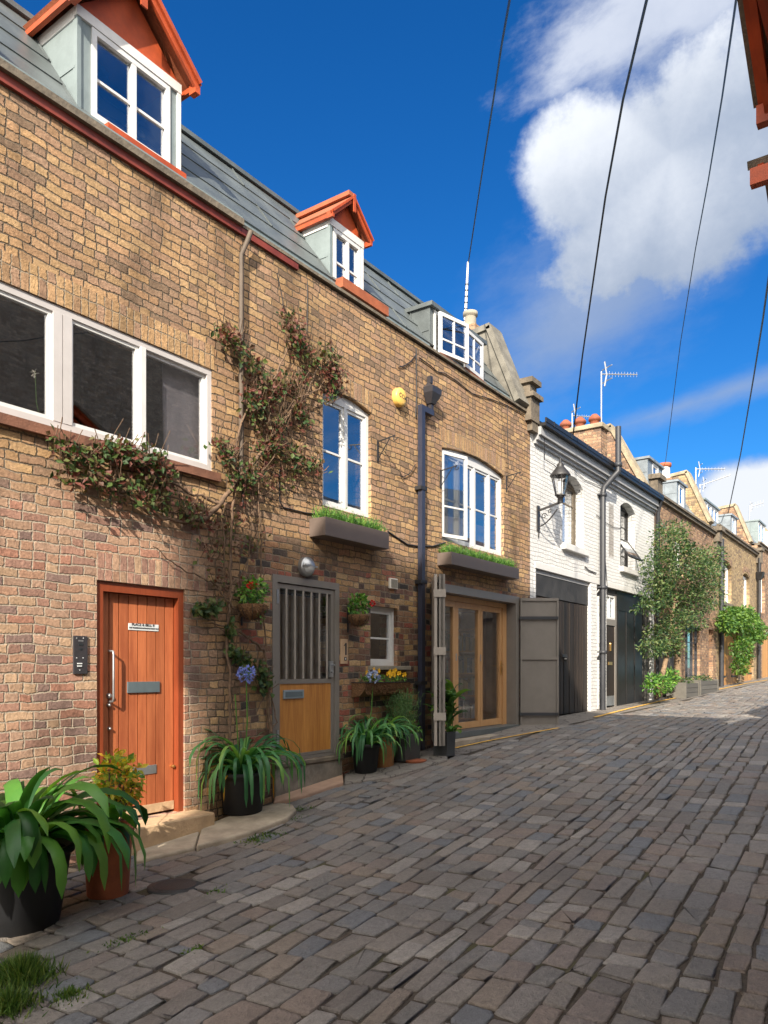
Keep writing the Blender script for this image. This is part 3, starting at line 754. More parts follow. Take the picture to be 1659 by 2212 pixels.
# plank door
b = MB(); y = .07; t = .075
b.box(dx0, dx0 + t, y - .05, y + .08, dzb, dzt); b.box(dx1 - t * .8, dx1, y - .05, y + .08, dzb, dzt); b.box(dx0 + t, dx1 - t * .8, y - .05, y + .08, dzt - .085, dzt)
fr = b.build('door_frame', M['wood_orange_dark'], h1)
b = MB(); n = 8; a0, a1 = dx0 + t + .004, dx1 - t * .8 - .004; pw = (a1 - a0) / n; rr = random.Random(3)
for i in range(n):
    b.box(a0 + i * pw + .0055, a0 + (i + 1) * pw - .0055, y + .018, y + .05, dzb + .02, dzt - .09, rr.uniform(.2, .9))
b.box(a0, a1, y + .040, y + .052, dzb + .02, dzt - .09, .05)
door = b.build('door', M['wood_orange'], h1)
MB().box(a0 + .004, a1 - .004, y + .008, y + .03, dzb + .025, dzb + .105).build('weather_board', M['sandstone_step'], door)
def Fd(px, py): return F(px, py, -.088)
def dplate(px0, py0, px1, py1, name, mat, th=.012, par=door, yy=y + .018):
    (xa, za), (xb, zb) = F(px0, py0, -yy), F(px1, py1, -yy)
    return MB().box(xa, xb, yy - th, yy + .001, zb, za).build(name, M[mat], par, bevel=.002)
pl = dplate(277, 1346, 342, 1364, 'sign_plate', 'sign_white', .006)
(xa, za), (xb, zb) = F(277, 1346, -y - .018), F(342, 1364, -y - .018); xm = (xa + xb) / 2
text('PLACE & BELL 8', 'lettering', M['ink'], .036, (xm - .01, y + .010, zb + .052), pl)
text('THE TRADESMANS ENTRANCE DOOR WAY', 'lettering', M['ink'], .0165, (xm, y + .010, zb + .022), pl)
lp = dplate(274, 1473, 343, 1495, 'letterplate', 'plate_grey', .016)
dplate(281, 1658, 337, 1670, 'hinge_strap', 'steel_dull', .008)
b = MB(); (hx, hz), (_, hz2) = F(237, 1406, -y), F(237, 1516, -y)
b.tube([(hx, y + .018, hz), (hx, y - .05, hz - .005), (hx, y - .055, hz - .03), (hx, y - .055, hz2 + .03), (hx, y - .05, hz2 + .005), (hx, y + .018, hz2)], .010, 8)
b.build('pull_handle', M['steel'], door)
for (px, py, rad) in ((237, 1503, .022), (236, 1523, .016), (237, 1574, .014)):
    (qx, qz) = F(px, py, -y); MB().lathe((qx, y + .02, qz), [(rad * 1.1, 0), (rad * 1.1, .012), (rad * .8, .03), (rad * .5, .034)], 14, axis='y').build('lock', M['steel'], door)
(qx, qz) = F(372, 1655, -y); MB().lathe((qx, y + .02, qz), [(.012, 0), (.009, .03), (.018, .035), (.012, .05)], 10, axis='y').build('door_knob', M['brass'], door)
b = MB(); b.box(dx0 - .06, dx1 + .14, -.27, .06, -.2, dzb - .002); st = b.build('doorstep', M['sandstone_step'], h1, bevel=.018)
# roof edge, mansard and dormer
def eaves(root, x0, x1, red=True, q=1.0):
    if red: MB().box(x0, x1, -.035, .02, ZP - .055, ZP + .02).build('fascia_band', M['red_fascia'], root)
    b = MB(); b.box(x0, x1, -.075 * q, .16, ZP + .022, ZP + .022 + .063 * q); b.build('gutter', M['stone_dark'], root)
    t_ = ZP + .024 + .063 * q; b = MB(); b.box(x0, x1, -.055 * q * q, .24, t_, t_ + .028 * q); b.box(x0, x1, .10, .3, t_ + .028 * q, ZP + .20); b.build('flashing', M['lead_pale'], root)
eaves(h1, -5, A1 - .002)
MR = (.10, ZP + .20, 1.0, 7.60)
mansard(h1, -5, A1 - .002, *MR, M['lead_sheet'], 4)
MB().box(1.2, 3.05, -.03, .22, ZP + .12, ZP + .42).build('coping_stone', M['stone_pale'], h1)
f1 = lambda px: 2475.6 * (D + .15) / (VPX - px) - (D + .15) * ST / CT
gable_dormer(h1, f1(166), f1(388), .15, 6.42, 7.26, .60, .09, 1.15, ((f1(289)),), (6.42 + .36,))
# ------------------------------------------------------------------ house with the stable door and the glazed doors
h2 = thing('mews_house', 'tan brick mews house with stable door, two white upstairs windows and oak glazed doors', 'house', (A1, 0, gz(8)))
gd = (6.05, 7.2, .588, 2.645); sw = (7.85, 8.46, 1.66, 2.43); W1 = (6.90, 7.87, 3.54, 4.88); W2 = (9.615, 11.636, 3.51, 4.86)
gx0, gx1, gz0, gz1 = 9.42, 12.14, .645, 2.87
plate(rect(A1, A2, -.3, ZP), [rect(gd[0], gd[1], gd[2], gd[3]), rect(*sw), arch(*W1, .07), arch(*W2, .10), rect(gx0, gx1, gz0, gz1)], 0, .3, 'wall', M['brick_mixed'], h2)
shell(h2, A1, A2, 6.3, (3.0, 6.05), back=3.6)
MB().box(9.3, 12.4, .32, 3.59, .35, gz0 - .01).build('floor', M['room_floor'], h2)
MB().box(9.35, 12.4, 3.50, 3.58, gz0, 2.95).build('back_wall', M['room_warm'], h2)
MB().box(12.40, 12.53, .32, 3.50, gz0, 2.99).build('side_wall', M['room_warm'], h2)
b = MB()
for zz in (.7, 1.12, 1.52, 1.92, 2.32, 2.66): b.box(12.14, 12.395, .75, 2.35, zz, zz + .035)
for yy in (.75, 1.28, 1.82, 2.35): b.box(12.13, 12.395, yy - .02, yy + .02, .66, 2.70)
bk = b.build('bookcase', M['wood_frame'], h2)
b = MB(); rr = random.Random(8)
for zz in (.735, 1.155, 1.555, 1.955):
    yy = .80
    while yy < 2.28:
        w = rr.uniform(.022, .06)
        if rr.random() > .12 and min(abs(yy + w / 2 - q) for q in (1.28, 1.82)) > .06: b.box(12.18, 12.36, yy, yy + w - .004, zz, zz + rr.uniform(.18, .33), rr.random())
        yy += w
books = b.build('books', M['book_spines'], bk); books['kind'] = 'stuff'
MB().box(9.9, 10.9, 1.9, 2.7, 1.32, 1.37).box(9.95, 10.0, 1.95, 2.0, gz0, 1.32).box(10.8, 10.85, 1.95, 2.0, gz0, 1.32).build('table', M['wood_frame'], h2)
MB().lathe((11.45, .95, gz0), [(.13, 0), (.16, .42), (.15, .43), (.02, .40)], 16).build('red_bin', M['terracotta'], h2)
lintel(h2, W1[0], W1[1], W1[3] + .006, .24, .07); lintel(h2, W2[0], W2[1], W2[3] + .006, .26, .10)
# roof
eaves(h2, A1 + .002, A2, False, .55); MB().box(A1 + .002, Fx(640), -.034, .02, ZP - .05, ZP + .018).build('fascia_band', M['red_fascia'], h2)
mansard(h2, A1 + .002, 12.05, *MR, M['lead_sheet'], 4)
x0, x1 = f1(712), f1(783)
gable_dormer(h2, x0, x1, .15, 6.34, 7.09, .37, .055, 1.05, ((x0 + x1) / 2 + .02,), (6.34 + .30,), side=.03, k_=.6)
b = MB(); b.box(x0 + .05, x1 + .35, -.02, .12, 6.25, 6.37); tb = b.build('roof_window_box', M['terracotta'], h2)
f2 = lambda px: 2475.6 * (D + .10) / (VPX - px) - (D + .10) * ST / CT
x0, x1 = f2(929), f2(1043); z0, z1 = 6.22, 6.89
d3 = lead_dormer(h2, x0, x1, .10, z0, z1, .95, 'lead_sheet', open_=True, side=.10)
b = MB(); b.box(x0 + .10, x0 + .15, .085, .15, z0, z1 - .01); b.box(x1 - .15, x1 - .10, .085, .15, z0, z1 - .01); b.box(x0 + .15, x1 - .15, .085, .15, z1 - .06, z1 - .01); b.box(x0 + .15, x1 - .15, .085, .15, z0, z0 + .05)
wf = b.build('window_frame', M['white_window'], d3)
hw = (x1 - x0 - .3) / 2
casement_leaf(d3, (x0 + .14, .03), -math.radians(12), hw * .96, z0 + .03, z1 - .04, 1, 1)
casement_leaf(d3, (x1 - .14, .03), math.radians(180 + 4), hw * 1.0, z0 + .03, z1 - .04, 1, 1)
MB().box(x0 + .1, x1 - .1, -.02, .085, z0 - .04, z0).build('sill', M['terracotta'], d3)
MB().box(x0 + .16, x1 - .16, .16, .17, z0 + .05, z1 - .06).build('dark_room', M['room_dark'], d3)
party(h2, 12.10, 12.45, 6.22, .52, 7.62, M['render_grey'], M['render_grey'])
b = MB(); (cx, cz) = F(1128, 905, 0)
b.box(12.46, 12.82, -.12, .45, 6.02, 6.42); b.box(12.42, 12.86, -.18, .5, 6.42, 6.50); b.box(12.50, 12.78, -.08, .40, 6.50, 6.68); b.box(12.44, 12.84, -.15, .46, 6.68, 6.77)
b.box(12.55, 12.80, -.10, .0, 5.86, 6.02)
b.build('parapet_pier', M['stone_dark'], h2)
b = MB(); p = ray(1016, 700, 14.0); 
b.box(p.x - .2, p.x + .2, p.y - .2, p.y + .3, 6.9, p.z - .1); ck = b.build('chimney', M['brick_brown'], h2)
MB().lathe((p.x, p.y, p.z - .1), [(.115, 0), (.105, .22), (.10, .23), (.135, .24), (.135, .31), (.09, .31)], 16).build('chimney_pot', M['stone_pale'], ck)
# windows
m1 = Fx(753)
w = win(h2, *W1[:3], W1[3], .05, (7.40,), (4.22,), fr=.055, mu=.05, rise=.07)
w = win(h2, *W2[:3], W2[3], .05, (10.19, 10.70, 11.20), (4.16,), fr=.055, mu=.05, rise=.10)
casement_leaf(w, (9.66, .045), -R(14), .55, W2[2] + .06, W2[3] - .02, 0, 1)
MB().box(W2[0] + .1, W2[1] - .1, .30, .31, 3.55, 4.02).build('half_curtain', M['wood_frame'], h2)
w = win(h2, *sw, .06, (), (2.02,), fr=.05, mu=.03, casements=True, gl='glass_mid')
MB().box(sw[0] - .05, sw[1] + .20, -.09, .05, sw[2] - .055, sw[2] - .002).build('window_sill', M['stone_pale'], h2, bevel=.008)
# stable door
x0, x1, z0, z1 = gd; b = MB(); t = .075; y = -.012
b.box(x0, x0 + t, y, y + .10, z0, z1); b.box(x1 - t, x1, y, y + .10, z0, z1); b.box(x0 + t, x1 - t, y, y + .10, z1 - .08, z1); b.box(x0 + t, x1 - t, y + .01, y + .10, z0, z0 + .035)
fr = b.build('door_frame', M['taupe_metal'], h2)
a0, a1, zs = x0 + t + .006, x1 - t - .006, 1.475
b = MB(); t2 = .05
b.box(a0, a0 + t2, y + .02, y + .07, z0 + .04, z1 - .09); b.box(a1 - t2, a1, y + .02, y + .07, z0 + .04, z1 - .09)
b.box(a0 + t2, a1 - t2, y + .02, y + .07, z1 - .14, z1 - .09); b.box(a0 + t2, a1 - t2, y + .02, y + .07, zs - .025, zs + .025); b.box(a0 + t2, a1 - t2, y + .02, y + .07, z0 + .04, z0 + .075)
dl = b.build('stable_door', M['taupe_metal'], h2)
b = MB()
for i in range(6): xx = a0 + t2 + (a1 - a0 - 2 * t2) * (i + .75) / 6.3; b.box(xx - .0075, xx + .0075, y + .012, y + .030, zs + .025, z1 - .14)
b.build('bars', M['taupe_light'], dl)
glazing(dl, a0 + t2, a1 - t2, zs + .025, z1 - .14, y + .055, 'glass_clear')
b = MB(); n = 9; pw = (a1 - a0 - 2 * t2) / n; rr = random.Random(5)
b.box(a0 + t2, a1 - t2, y + .030, y + .06, z0 + .075, zs - .025, .5)
wp = b.build('wood_panel', M['wood_oak'], dl)
(xa, za), (xb, zb) = F(613, 1491), F(657, 1508)
MB().box(xa, xb, y + .012, y + .0305, zb, za).build('letterplate', M['plate_blue'], dl, bevel=.004)
MB().box(xa + .03, xb - .03, y + .008, y + .012, zb + .02, za - .02).build('letter_flap', M['plate_grey'], dl)
(qx, qz) = F(714, 1437); b = MB(); b.box(qx - .03, qx + .03, y - .008, y + .02, qz - .14, qz + .05); b.tube([(qx, y - .01, qz), (qx, y - .05, qz), (qx - .10, y - .055, qz - .005)], .010, 8); b.lathe((qx, y - .006, qz - .08), [(.016, 0), (.016, .02)], 10, axis='y')
b.build('door_handle', M['steel'], dl)
for zz in (2.33, .8): MB().box(x0 + t - .02, x0 + t + .005, y - .012, y + .02, zz, zz + .15).build('hinge', M['steel_dull'], fr)
MB().box(x0 - .01, x1 + .02, -.07, .05, z0 - .05, z0 - .003).build('door_sill', M['stone_dark'], h2, bevel=.008)
MB().box(x0, x1 + .01, -.05, .04, -.1, z0 - .052).build('doorstep', M['step_grey'], h2, bevel=.012)
# big opening with steel frame, oak doors
b = MB(); t = .13
b.box(gx0 - .03, gx0 + .06, -.03, .10, gz0, gz1); b.box(gx1 - .10, gx1 + .03, -.03, .30, gz0 - .05, gz1); b.box(gx0 + .06, gx1 - .10, -.03, .14, gz1 - .12, gz1)
b.build('steel_frame', M['taupe_metal'], h2)
b = MB(); y = .15; b.box(gx0 + .06, gx1 - .10, y, y + .12, gz1 - .20, gz1 - .122); b.box(gx1 - .24, gx1 - .10, y, y + .12, gz0, gz1 - .20); b.box(gx0 + .06, gx0 + .14, y, y + .12, gz0, gz1 - .20)
of = b.build('oak_frame', M['wood_frame'], h2)
ls = [gx0 + .145, 10.32, 11.12, gx1 - .245]
for i in range(3):
    a, e = ls[i] + .004, ls[i + 1] - .004; b = MB(); t = .075; zt, zb_ = gz1 - .205, gz0 + .035
    b.box(a, a + t, y + .02, y + .08, zb_, zt); b.box(e - t, e, y + .02, y + .08, zb_, zt); b.box(a + t, e - t, y + .02, y + .08, zt - .085, zt); b.box(a + t, e - t, y + .02, y + .08, zb_, zb_ + .10)
    lf = b.build('glazed_door', M['wood_frame'], h2); glazing(lf, a + t, e - t, zb_ + .10, zt - .085, y + .045, 'glass_clear')
    if i: MB().box(a - .012, a + .012, y + .012, y + .0195, 1.75, 1.86).build('hinge', M['steel_dull'], lf)
    if i == 2:
        b = MB(); b.box(e - .05, e - .02, y + .008, y + .02, 1.52, 1.76); b.tube([(e - .035, y + .01, 1.68), (e - .035, y - .03, 1.68), (e - .15, y - .035, 1.68)], .009, 8); b.build('door_handle', M['brass'], lf)
b = MB(); b.box(gx0 + .05, gx1 - .10, -.10, .30, gz0 - .06, gz0 + .025); b.build('threshold', M['lead_sheet'], h2, bevel=.006)
b = MB(); b.box(gx0 - .1, gx1 + .1, -.30, -.1, .2, gz0 - .06); b.build('doorstep', M['kerb_stone'], h2, bevel=.012)
# its two swung-open steel leaves
def steel_leaf(hx, hy, ang, w, z0, z1, bands, panel):
    c, s = math.cos(ang), math.sin(ang); M4 = Matrix(((c, -s, 0, hx), (s, c, 0, hy), (0, 0, 1, 0), (0, 0, 0, 1)))
    b = MB(); t = .035
    b.box(0, w, -.014, .014, z0, z1); 
    for (a, e, p, q) in ((0, .03, z0, z1), (w - .03, w, z0, z1), (.03, w - .03, z0, z0 + .04), (.03, w - .03, z1 - .05, z1), (.03, w - .03, (z0 + z1) / 2 + .05, (z0 + z1) / 2 + .10)): b.box(a, e, -.04, .04, p, q)
    lf = b.xf(M4).build('steel_door', M['taupe_metal'], h2)
    for zz in bands:
        for (p, q) in ((-.062, -.041), (.041, .06)): MB().box(-.02, w - .01, p, q, zz, zz + .05).xf(M4).build('hinge_strap', M['slate_pipe'], lf)
    return lf
steel_leaf(gx1 + .03, -.045, TH - R(90), .66, .62, 2.85, (.82, 2.48), 1)
lf = steel_leaf(gx0 - .02, -.07, R(180) + TH - R(1.5), 1.06, .62, 2.85, (), 1)
c, s = math.cos(R(180) + TH - R(1.5)), math.sin(R(180) + TH - R(1.5)); M4 = Matrix(((c, -s, 0, gx0 - .02), (s, c, 0, -.07), (0, 0, 1, 0), (0, 0, 0, 1)))
b = MB(); b.box(0.05, 1.06, -.10, -.062, .62, 2.85); b.xf(M4).build('folded_leaf', M['taupe_light'], lf)
for zz in (.95, 1.8, 2.55): MB().box(1.062, 1.075, -.11, .05, zz, zz + .10).xf(M4).build('hinge', M['taupe_light'], lf)

# ------------------------------------------------------------------ white painted house
h3 = thing('white_house', 'white painted brick mews house with black garage doors and a wall lantern', 'house', (A2, 0, gz(16)))
ZB = 6.0
p1 = (Fx(1215), Fx(1261), 4.09, 5.30); p2 = (Fx(1340), Fx(1372), 4.02, 5.42); go = (12.87, 20.12, .3, 3.57)
plate(rect(A2, B1, -.2, ZB), [arch(*p1, .20), arch(*p2, .16), rect(go[0], go[1], -.1, go[3])], 0, .3, 'wall', M['brick_white_painted'], h3)
shell(h3, A2, B1, 6.1, (3.6,), back=2.0)
for (q, bars) in ((p1, (4.98,)), (p2, (4.35, 4.68, 5.05))):
    w = win(h3, q[0] + .01, q[1] - .01, q[2] + .01, q[3] + .1, .17, ((q[0] + q[1]) / 2,) if q is p2 else (), bars, fr=.06, mat='black_paint' if q is p2 else 'stone_dark', gl='glass_mid')
    MB().box(q[0] - .06, q[1] + .10, -.09, .12, q[2] - .13, q[2] - .003).build('window_sill', M['white_paint'], h3, bevel=.01)
    MB().box(q[0] + .05, q[1] - .05, .30, .32, q[2], q[3] - (.25 if q is p1 else .75)).build('net_curtain', M['curtain_white'], h3)
# top-hung sash of the right window, tilted out
b = MB(); x0, x1 = p2[0] + .06, p2[1] - .06; zt, L = 4.75, .62; a = R(35)
def tp(x, l, d=0): return (x, .15 - l * math.sin(a) - d * math.cos(a), zt - l * math.cos(a) + d * math.sin(a))
for (u0, u1, l0, l1) in ((x0, x0 + .04, 0, L), (x1 - .04, x1, 0, L), (x0 + .04, x1 - .04, 0, .04), (x0 + .04, x1 - .04, L - .05, L)):
    b.hexa([tp(u0, l1), tp(u1, l1), tp(u1, l1, -.03), tp(u0, l1, -.03), tp(u0, l0), tp(u1, l0), tp(u1, l0, -.03), tp(u0, l0, -.03)])
ts = b.build('open_sash', M['black_paint'], w)
b = MB(); b.hexa([tp(x0 + .04, L - .05, -.01), tp(x1 - .04, L - .05, -.01), tp(x1 - .04, L - .05, -.016), tp(x0 + .04, L - .05, -.016), tp(x0 + .04, .04, -.01), tp(x1 - .04, .04, -.01), tp(x1 - .04, .04, -.016), tp(x0 + .04, .04, -.016)])
b.build('glass', M['glass_mid'], ts)
# cornice, gutter, roof
b = MB(); b.box(A2 + .14, B1, -.05, .0, 5.70, 5.76); b.box(A2 + .14, B1, -.10, .0, 5.76, 5.84); b.box(A2 + .14, B1, -.15, .0, 5.84, 5.985); b.build('cornice', M['grey_trim'], h3)
b = MB(); b.box(A2 + .15, B1, -.24, .05, 5.99, 6.05); b.box(A2 + .15, B1, -.25, -.22, 6.05, 6.13); b.box(A2 + .15, B1, .02, .05, 6.05, 6.20)
for i in range(9): xx = A2 + .5 + i * .85; b.box(xx, xx + .03, -.255, .0, 6.04, 6.14)
b.build('gutter', M['black_paint'], h3)
b = MB().prism([(A2, .06, 6.1), (A2, 3.0, 7.05), (A2, 6.0, 6.1)], (B1 - A2, 0, 0)); b.build('roof', M['slate_roof'], h3)
party(h3, 19.25, 19.65, 6.22, .78, 7.78, M['brick_brown'], M['stone_coping'])
b = MB(); b.box(17.9, 18.35, .55, 1.75, 6.2, 7.42); ck = b.build('chimney', M['brick_brown'], h3)
MB().box(17.84, 18.41, .49, 1.81, 7.42, 7.52).build('cap', M['stone_coping'], ck)
for yy in (.78, 1.15, 1.52):
    MB().lathe((18.12, yy, 7.52), [(.12, 0), (.11, .14), (.15, .15), (.15, .20), (.12, .24), (.06, .30), (.01, .31)], 14).build('chimney_pot', M['pot_red'], ck)
# ground floor: fascia, doors, pilasters
MB().box(go[0], go[1], -.012, .12, 3.46, 3.57).build('lintel', M['white_paint'], h3)
b = MB(); b.box(go[0] + .02, 15.70, .05, .12, 2.98, 3.38); b.box(16.70, 17.54, .07, .12, 3.32, 3.45); b.build('fascia_board', M['board_black'], h3)
MB().box(go[0] + .02, 15.70, .04, .12, 3.38, 3.458).build('fascia_trim', M['grey_trim'], h3)
def planked(a0, a1, z0, z1, y, n, name, mat='wood_black', seed=1):
    b = MB(); pw = (a1 - a0) / n; rr = random.Random(seed)
    b.box(a0, a1, y + .012, y + .04, z0, z1, .1)
    for i in range(n): b.box(a0 + i * pw + .009, a0 + (i + 1) * pw - .009, y - rr.uniform(0, .012), y + .02, z0, z1, rr.choice((-1.2, .0, .5, 1, 1.6)))
    return b.build(name, M[mat], h3)
g1 = gz(14.5) + .03
for (a, e, sd) in ((go[0] + .05, 14.38, 1), (14.40, 15.70, 2)):
    dd = planked(a, e, g1, 2.96, .07, 9, 'garage_door', seed=sd)
    if sd == 1:
        b = MB(); b.box(14.26, 14.50, .03, .068, 1.86, 1.92); b.lathe((14.42, .06, 1.82), [(.035, 0), (.03, .05), (.02, .06)], 10, axis='y'); b.build('bolt', M['black_iron'], dd)
for (a, e) in ((15.72, 16.08), (16.36, 16.68)): MB().box(a, e, -.006, .14, .3, 3.458).build('pilaster', M['brick_white_painted'], h3)
MB().box(go[0] + .0, go[0] + .05, -.004, .14, .3, 3.458).build('pilaster', M['brick_white_painted'], h3)
b = MB(); b.box(16.70, 16.80, .05, .13, .7, 3.31); b.box(17.44, 17.54, .05, .13, .7, 3.31); b.box(16.80, 17.44, .05, .13, 2.62, 2.76); fr = b.build('door_frame', M['taupe_metal'], h3)
MB().box(16.80, 17.44, .07, .11, .80, 2.615).build('front_door', M['wood_black'], h3)
dd = bpy.data.objects['front_door']
MB().box(16.84, 17.40, .055, .0695, .80, 1.02).build('kick_plate', M['steel_dull'], dd)
MB().box(17.02, 17.26, .055, .0695, 1.72, 1.79).build('letterplate', M['brass'], dd)
b = MB(); b.lathe((17.14, .069, 2.2), [(.03, 0), (.02, .03)], 10, axis='y'); b.box(17.12, 17.16, .04, .069, 2.04, 2.22); b.build('knocker', M['brass'], dd)
w = win(h3, 16.80, 17.44, 2.762, 3.30, .06, (17.12,), (), fr=.04, mu=.03, casements=False, gl='glass_mid', name='transom_window'); MB().box(16.85, 17.40, .14, .15, 2.8, 3.28).build('net_curtain', M['curtain_white'], w)
b = MB(); b.box(17.56, 19.55, .06, .12, .78, 3.44)
for xx in (17.62, 18.25, 18.9): b.box(xx, xx + .04, .045, .06, .8, 3.0)
b.box(17.6, 19.55, .045, .06, 3.0, 3.05); b.build('black_panel_door', M['black_paint'], h3)
planked(19.56, go[1], .78, 3.44, .05, 4, 'plank_panel', 'wood_grey', 4)

# ------------------------------------------------------------------ brick houses further up
def far_house(name, label, x0, x1, zt, bm, opens):
    h = thing(name, label, 'house', (x0, 0, gz(x0)))
    plate(rect(x0, x1, -.1, zt), opens, 0, .3, 'wall', M[bm], h)
    shell(h, x0, x1, zt + .1, (3.9,), back=1.6)
    b = MB(); b.box(x0, x1, -.09, .12, zt, zt + .09); b.box(x0, x1, -.14, -.02, zt + .09, zt + .15); b.build('gutter', M['stone_dark'], h)
    mansard(h, x0 + .1, x1 - .1, .12, zt + .12, .85, zt + 1.25, M['lead_blue'], 3)
    return h
gx = (Fx(1480), Fx(1511.5)); sx = (Fx(1531), Fx(1540))
h4 = far_house('brick_house', 'brown brick mews house with glazed grey door behind a leafy climbing tree', B1 + .003, C1, 6.1, 'brick_brown',
               [rect(gx[0], gx[1], .95, 2.95), rect(sx[0], sx[1], 1.15, 2.95), rect(20.9, 22.6, .8, 2.7), arch(22.4, 23.3, 4.3, 5.3, .12)])
w = win(h4, gx[0], gx[1], .95, 2.95, .08, (gx[0] + (gx[1] - gx[0]) / 3, gx[0] + (gx[1] - gx[0]) * 2 / 3), (1.45, 1.95, 2.45), fr=.06, mu=.05, mat='slate_pipe', name='glazed_door', gl='glass_mid', casements=False)
MB().box(gx[0] + .06, gx[1] - .06, .20, .21, 1.45, 2.9).build('blind', M['curtain_white'], w)
MB().box(sx[0], sx[1], .18, .24, 1.15, 2.95).build('side_door', M['wood_orange_dark'], h4)
b = MB()
for i in range(9): xx = 20.92 + i * .186; b.box(xx, xx + .17, .06, .10, .8, 2.68, rng.random())
b.build('timber_door', M['wood_grey'], h4)
lintel(h4, gx[0], gx[1], 2.955, .2, 0, 'brick_brown', .02)
win(h4, 22.41, 23.29, 4.31, 5.3, .1, (22.85,), (4.8,), fr=.05)
f4 = lambda px, o=-.12: Fx(px, o)
lead_dormer(h4, f4(1399), f4(1431), .12, 6.45, 7.12, 1.0, 'lead_blue', side=.42)
lead_dormer(h4, f4(1462), f4(1481), .12, 6.45, 7.10, 1.0, 'lead_blue', side=.22)
p = ray(1436, 1030, 24.0); b = MB(); b.box(p.x - .3, p.x + .3, p.y - .3, p.y + .3, 6.5, p.z - .12); ck = b.build('chimney', M['brick_brown'], h4)
MB().lathe((p.x, p.y, p.z - .12), [(.17, 0), (.15, .40), (.145, .41)], 14).build('chimney_pot', M['white_paint'], ck)
MB().lathe((p.x, p.y, p.z + .29), [(.15, 0), (.20, .02), (.20, .12), (.12, .14)], 14).build('pot_rim', M['terracotta'], ck)
party(h4, 26.55, 26.95, 6.42, .70, 8.15, M['brick_yellow'], M['stone_coping'])
b = MB(); b.box(27.2, 27.62, -.2, .4, 5.9, 6.25); b.box(27.1, 27.7, -.28, .45, 6.25, 6.38); b.box(27.25, 27.6, -.12, .0, 5.5, 5.9); b.build('parapet_pier', M['stone_dark'], h4)
b = MB(); b.box(20.35, 20.8, -.1, .5, 6.15, 6.6); b.box(20.28, 20.86, -.18, .55, 6.6, 6.72); b.build('parapet_pier', M['stone_dark'], h4)

d = [(Fx(1556), Fx(1580)), (Fx(1605), Fx(1619)), (Fx(1638), Fx(1652))]
gdz = (1.0, 3.1)
h5 = far_house('brick_house', 'yellow brick mews house with orange timber garage doors and pale blinds upstairs', C1 + .003, D1, 6.4, 'brick_yellow',
               [arch(d[0][0], d[0][1], 4.0, 5.35, .16), arch(d[1][0], d[1][1], 4.0, 5.3, .14), rect(28.6, 31.4, gdz[0], gdz[1]), rect(32.2, 34.6, gdz[0] + .1, gdz[1])])
for q in d[:2]:
    w = win(h5, q[0], q[1], 4.0, 5.34, .12, ((q[0] + q[1]) / 2,), (4.9,), fr=.06, gl='glass_clear'); MB().box(q[0] + .06, q[1] - .06, .19, .20, 4.05, 5.0).build('blind', M['blind_cream'], w)
    MB().box(q[0] - .06, q[1] + .06, -.07, .1, 3.88, 3.995).build('window_sill', M['stone_dark'], h5)
    lintel(h5, q[0], q[1], 5.36, .22, .15, 'brick_brown', .012)
for (a, e, z0) in ((28.6, 31.4, gdz[0]), (32.2, 34.6, gdz[0] + .1)):
    b = MB(); n = 16
    for i in range(n): xx = a + (e - a) * i / n; b.box(xx + .006, xx + (e - a) / n - .006, .08, .12, z0, gdz[1] - .02, rng.random())
    dd = b.build('garage_door', M['wood_garage'], h5)
    for (p, q) in ((a, a + .9), (e - .9, e)): MB().box(p, q, .06, .079, z0 + .35, z0 + .41).build('hinge_strap', M['black_iron'], dd)
lead_dormer(h5, 27.65, 29.95, .40, 6.62, 7.44, 1.2, 'lead_pale', cols=(28.2, 28.75, 29.3), side=.10)
lead_dormer(h5, 31.05, 32.2, .20, 6.70, 7.45, .95, 'lead_blue', side=.25)
party(h5, 33.7, 34.1, 6.75, .55, 8.3, M['brick_brown'], M['stone_coping'])
b = MB(); b.box(35.15, 35.5, -.2, .4, 6.1, 6.6); b.box(35.05, 35.6, -.26, .45, 6.6, 6.72); b.build('parapet_pier', M['stone_dark'], h5)

h6 = far_house('brick_house', 'brown brick house at the far end of the row with a pale upstairs blind', D1 + .003, E1, 6.9, 'brick_brown',
               [arch(d[2][0], d[2][1], 4.1, 5.7, .15), arch(40.5, 42, 4.1, 5.7, .15), rect(36.6, 39.6, 1.2, 3.3), rect(41, 44, 1.3, 3.3)])
for q in (d[2], (40.5, 42)):
    w = win(h6, q[0], q[1], 4.1, 5.69, .12, ((q[0] + q[1]) / 2,), (5.0,), fr=.07, gl='glass_clear'); MB().box(q[0] + .07, q[1] - .07, .19, .20, 4.2, 5.6).build('blind', M['blind_cream'], w)
for (a, e) in ((36.6, 39.6), (41, 44)):
    b = MB(); n = 14
    for i in range(n): xx = a + (e - a) * i / n; b.box(xx + .006, xx + (e - a) / n - .006, .08, .12, 1.2, 3.28, rng.random())
    b.build('garage_door', M['wood_garage'], h6)
lead_dormer(h6, 36.5, 38.2, .14, 7.2, 8.1, .95, 'lead_pale', cols=(37.3,)); lead_dormer(h6, 40, 42.5, .14, 7.2, 8.1, .95, 'white_paint', cols=(41.2,))
party(h6, 43.6, 44.1, 7.0, 1.0, 8.9, M['brick_brown'], M['stone_coping'])

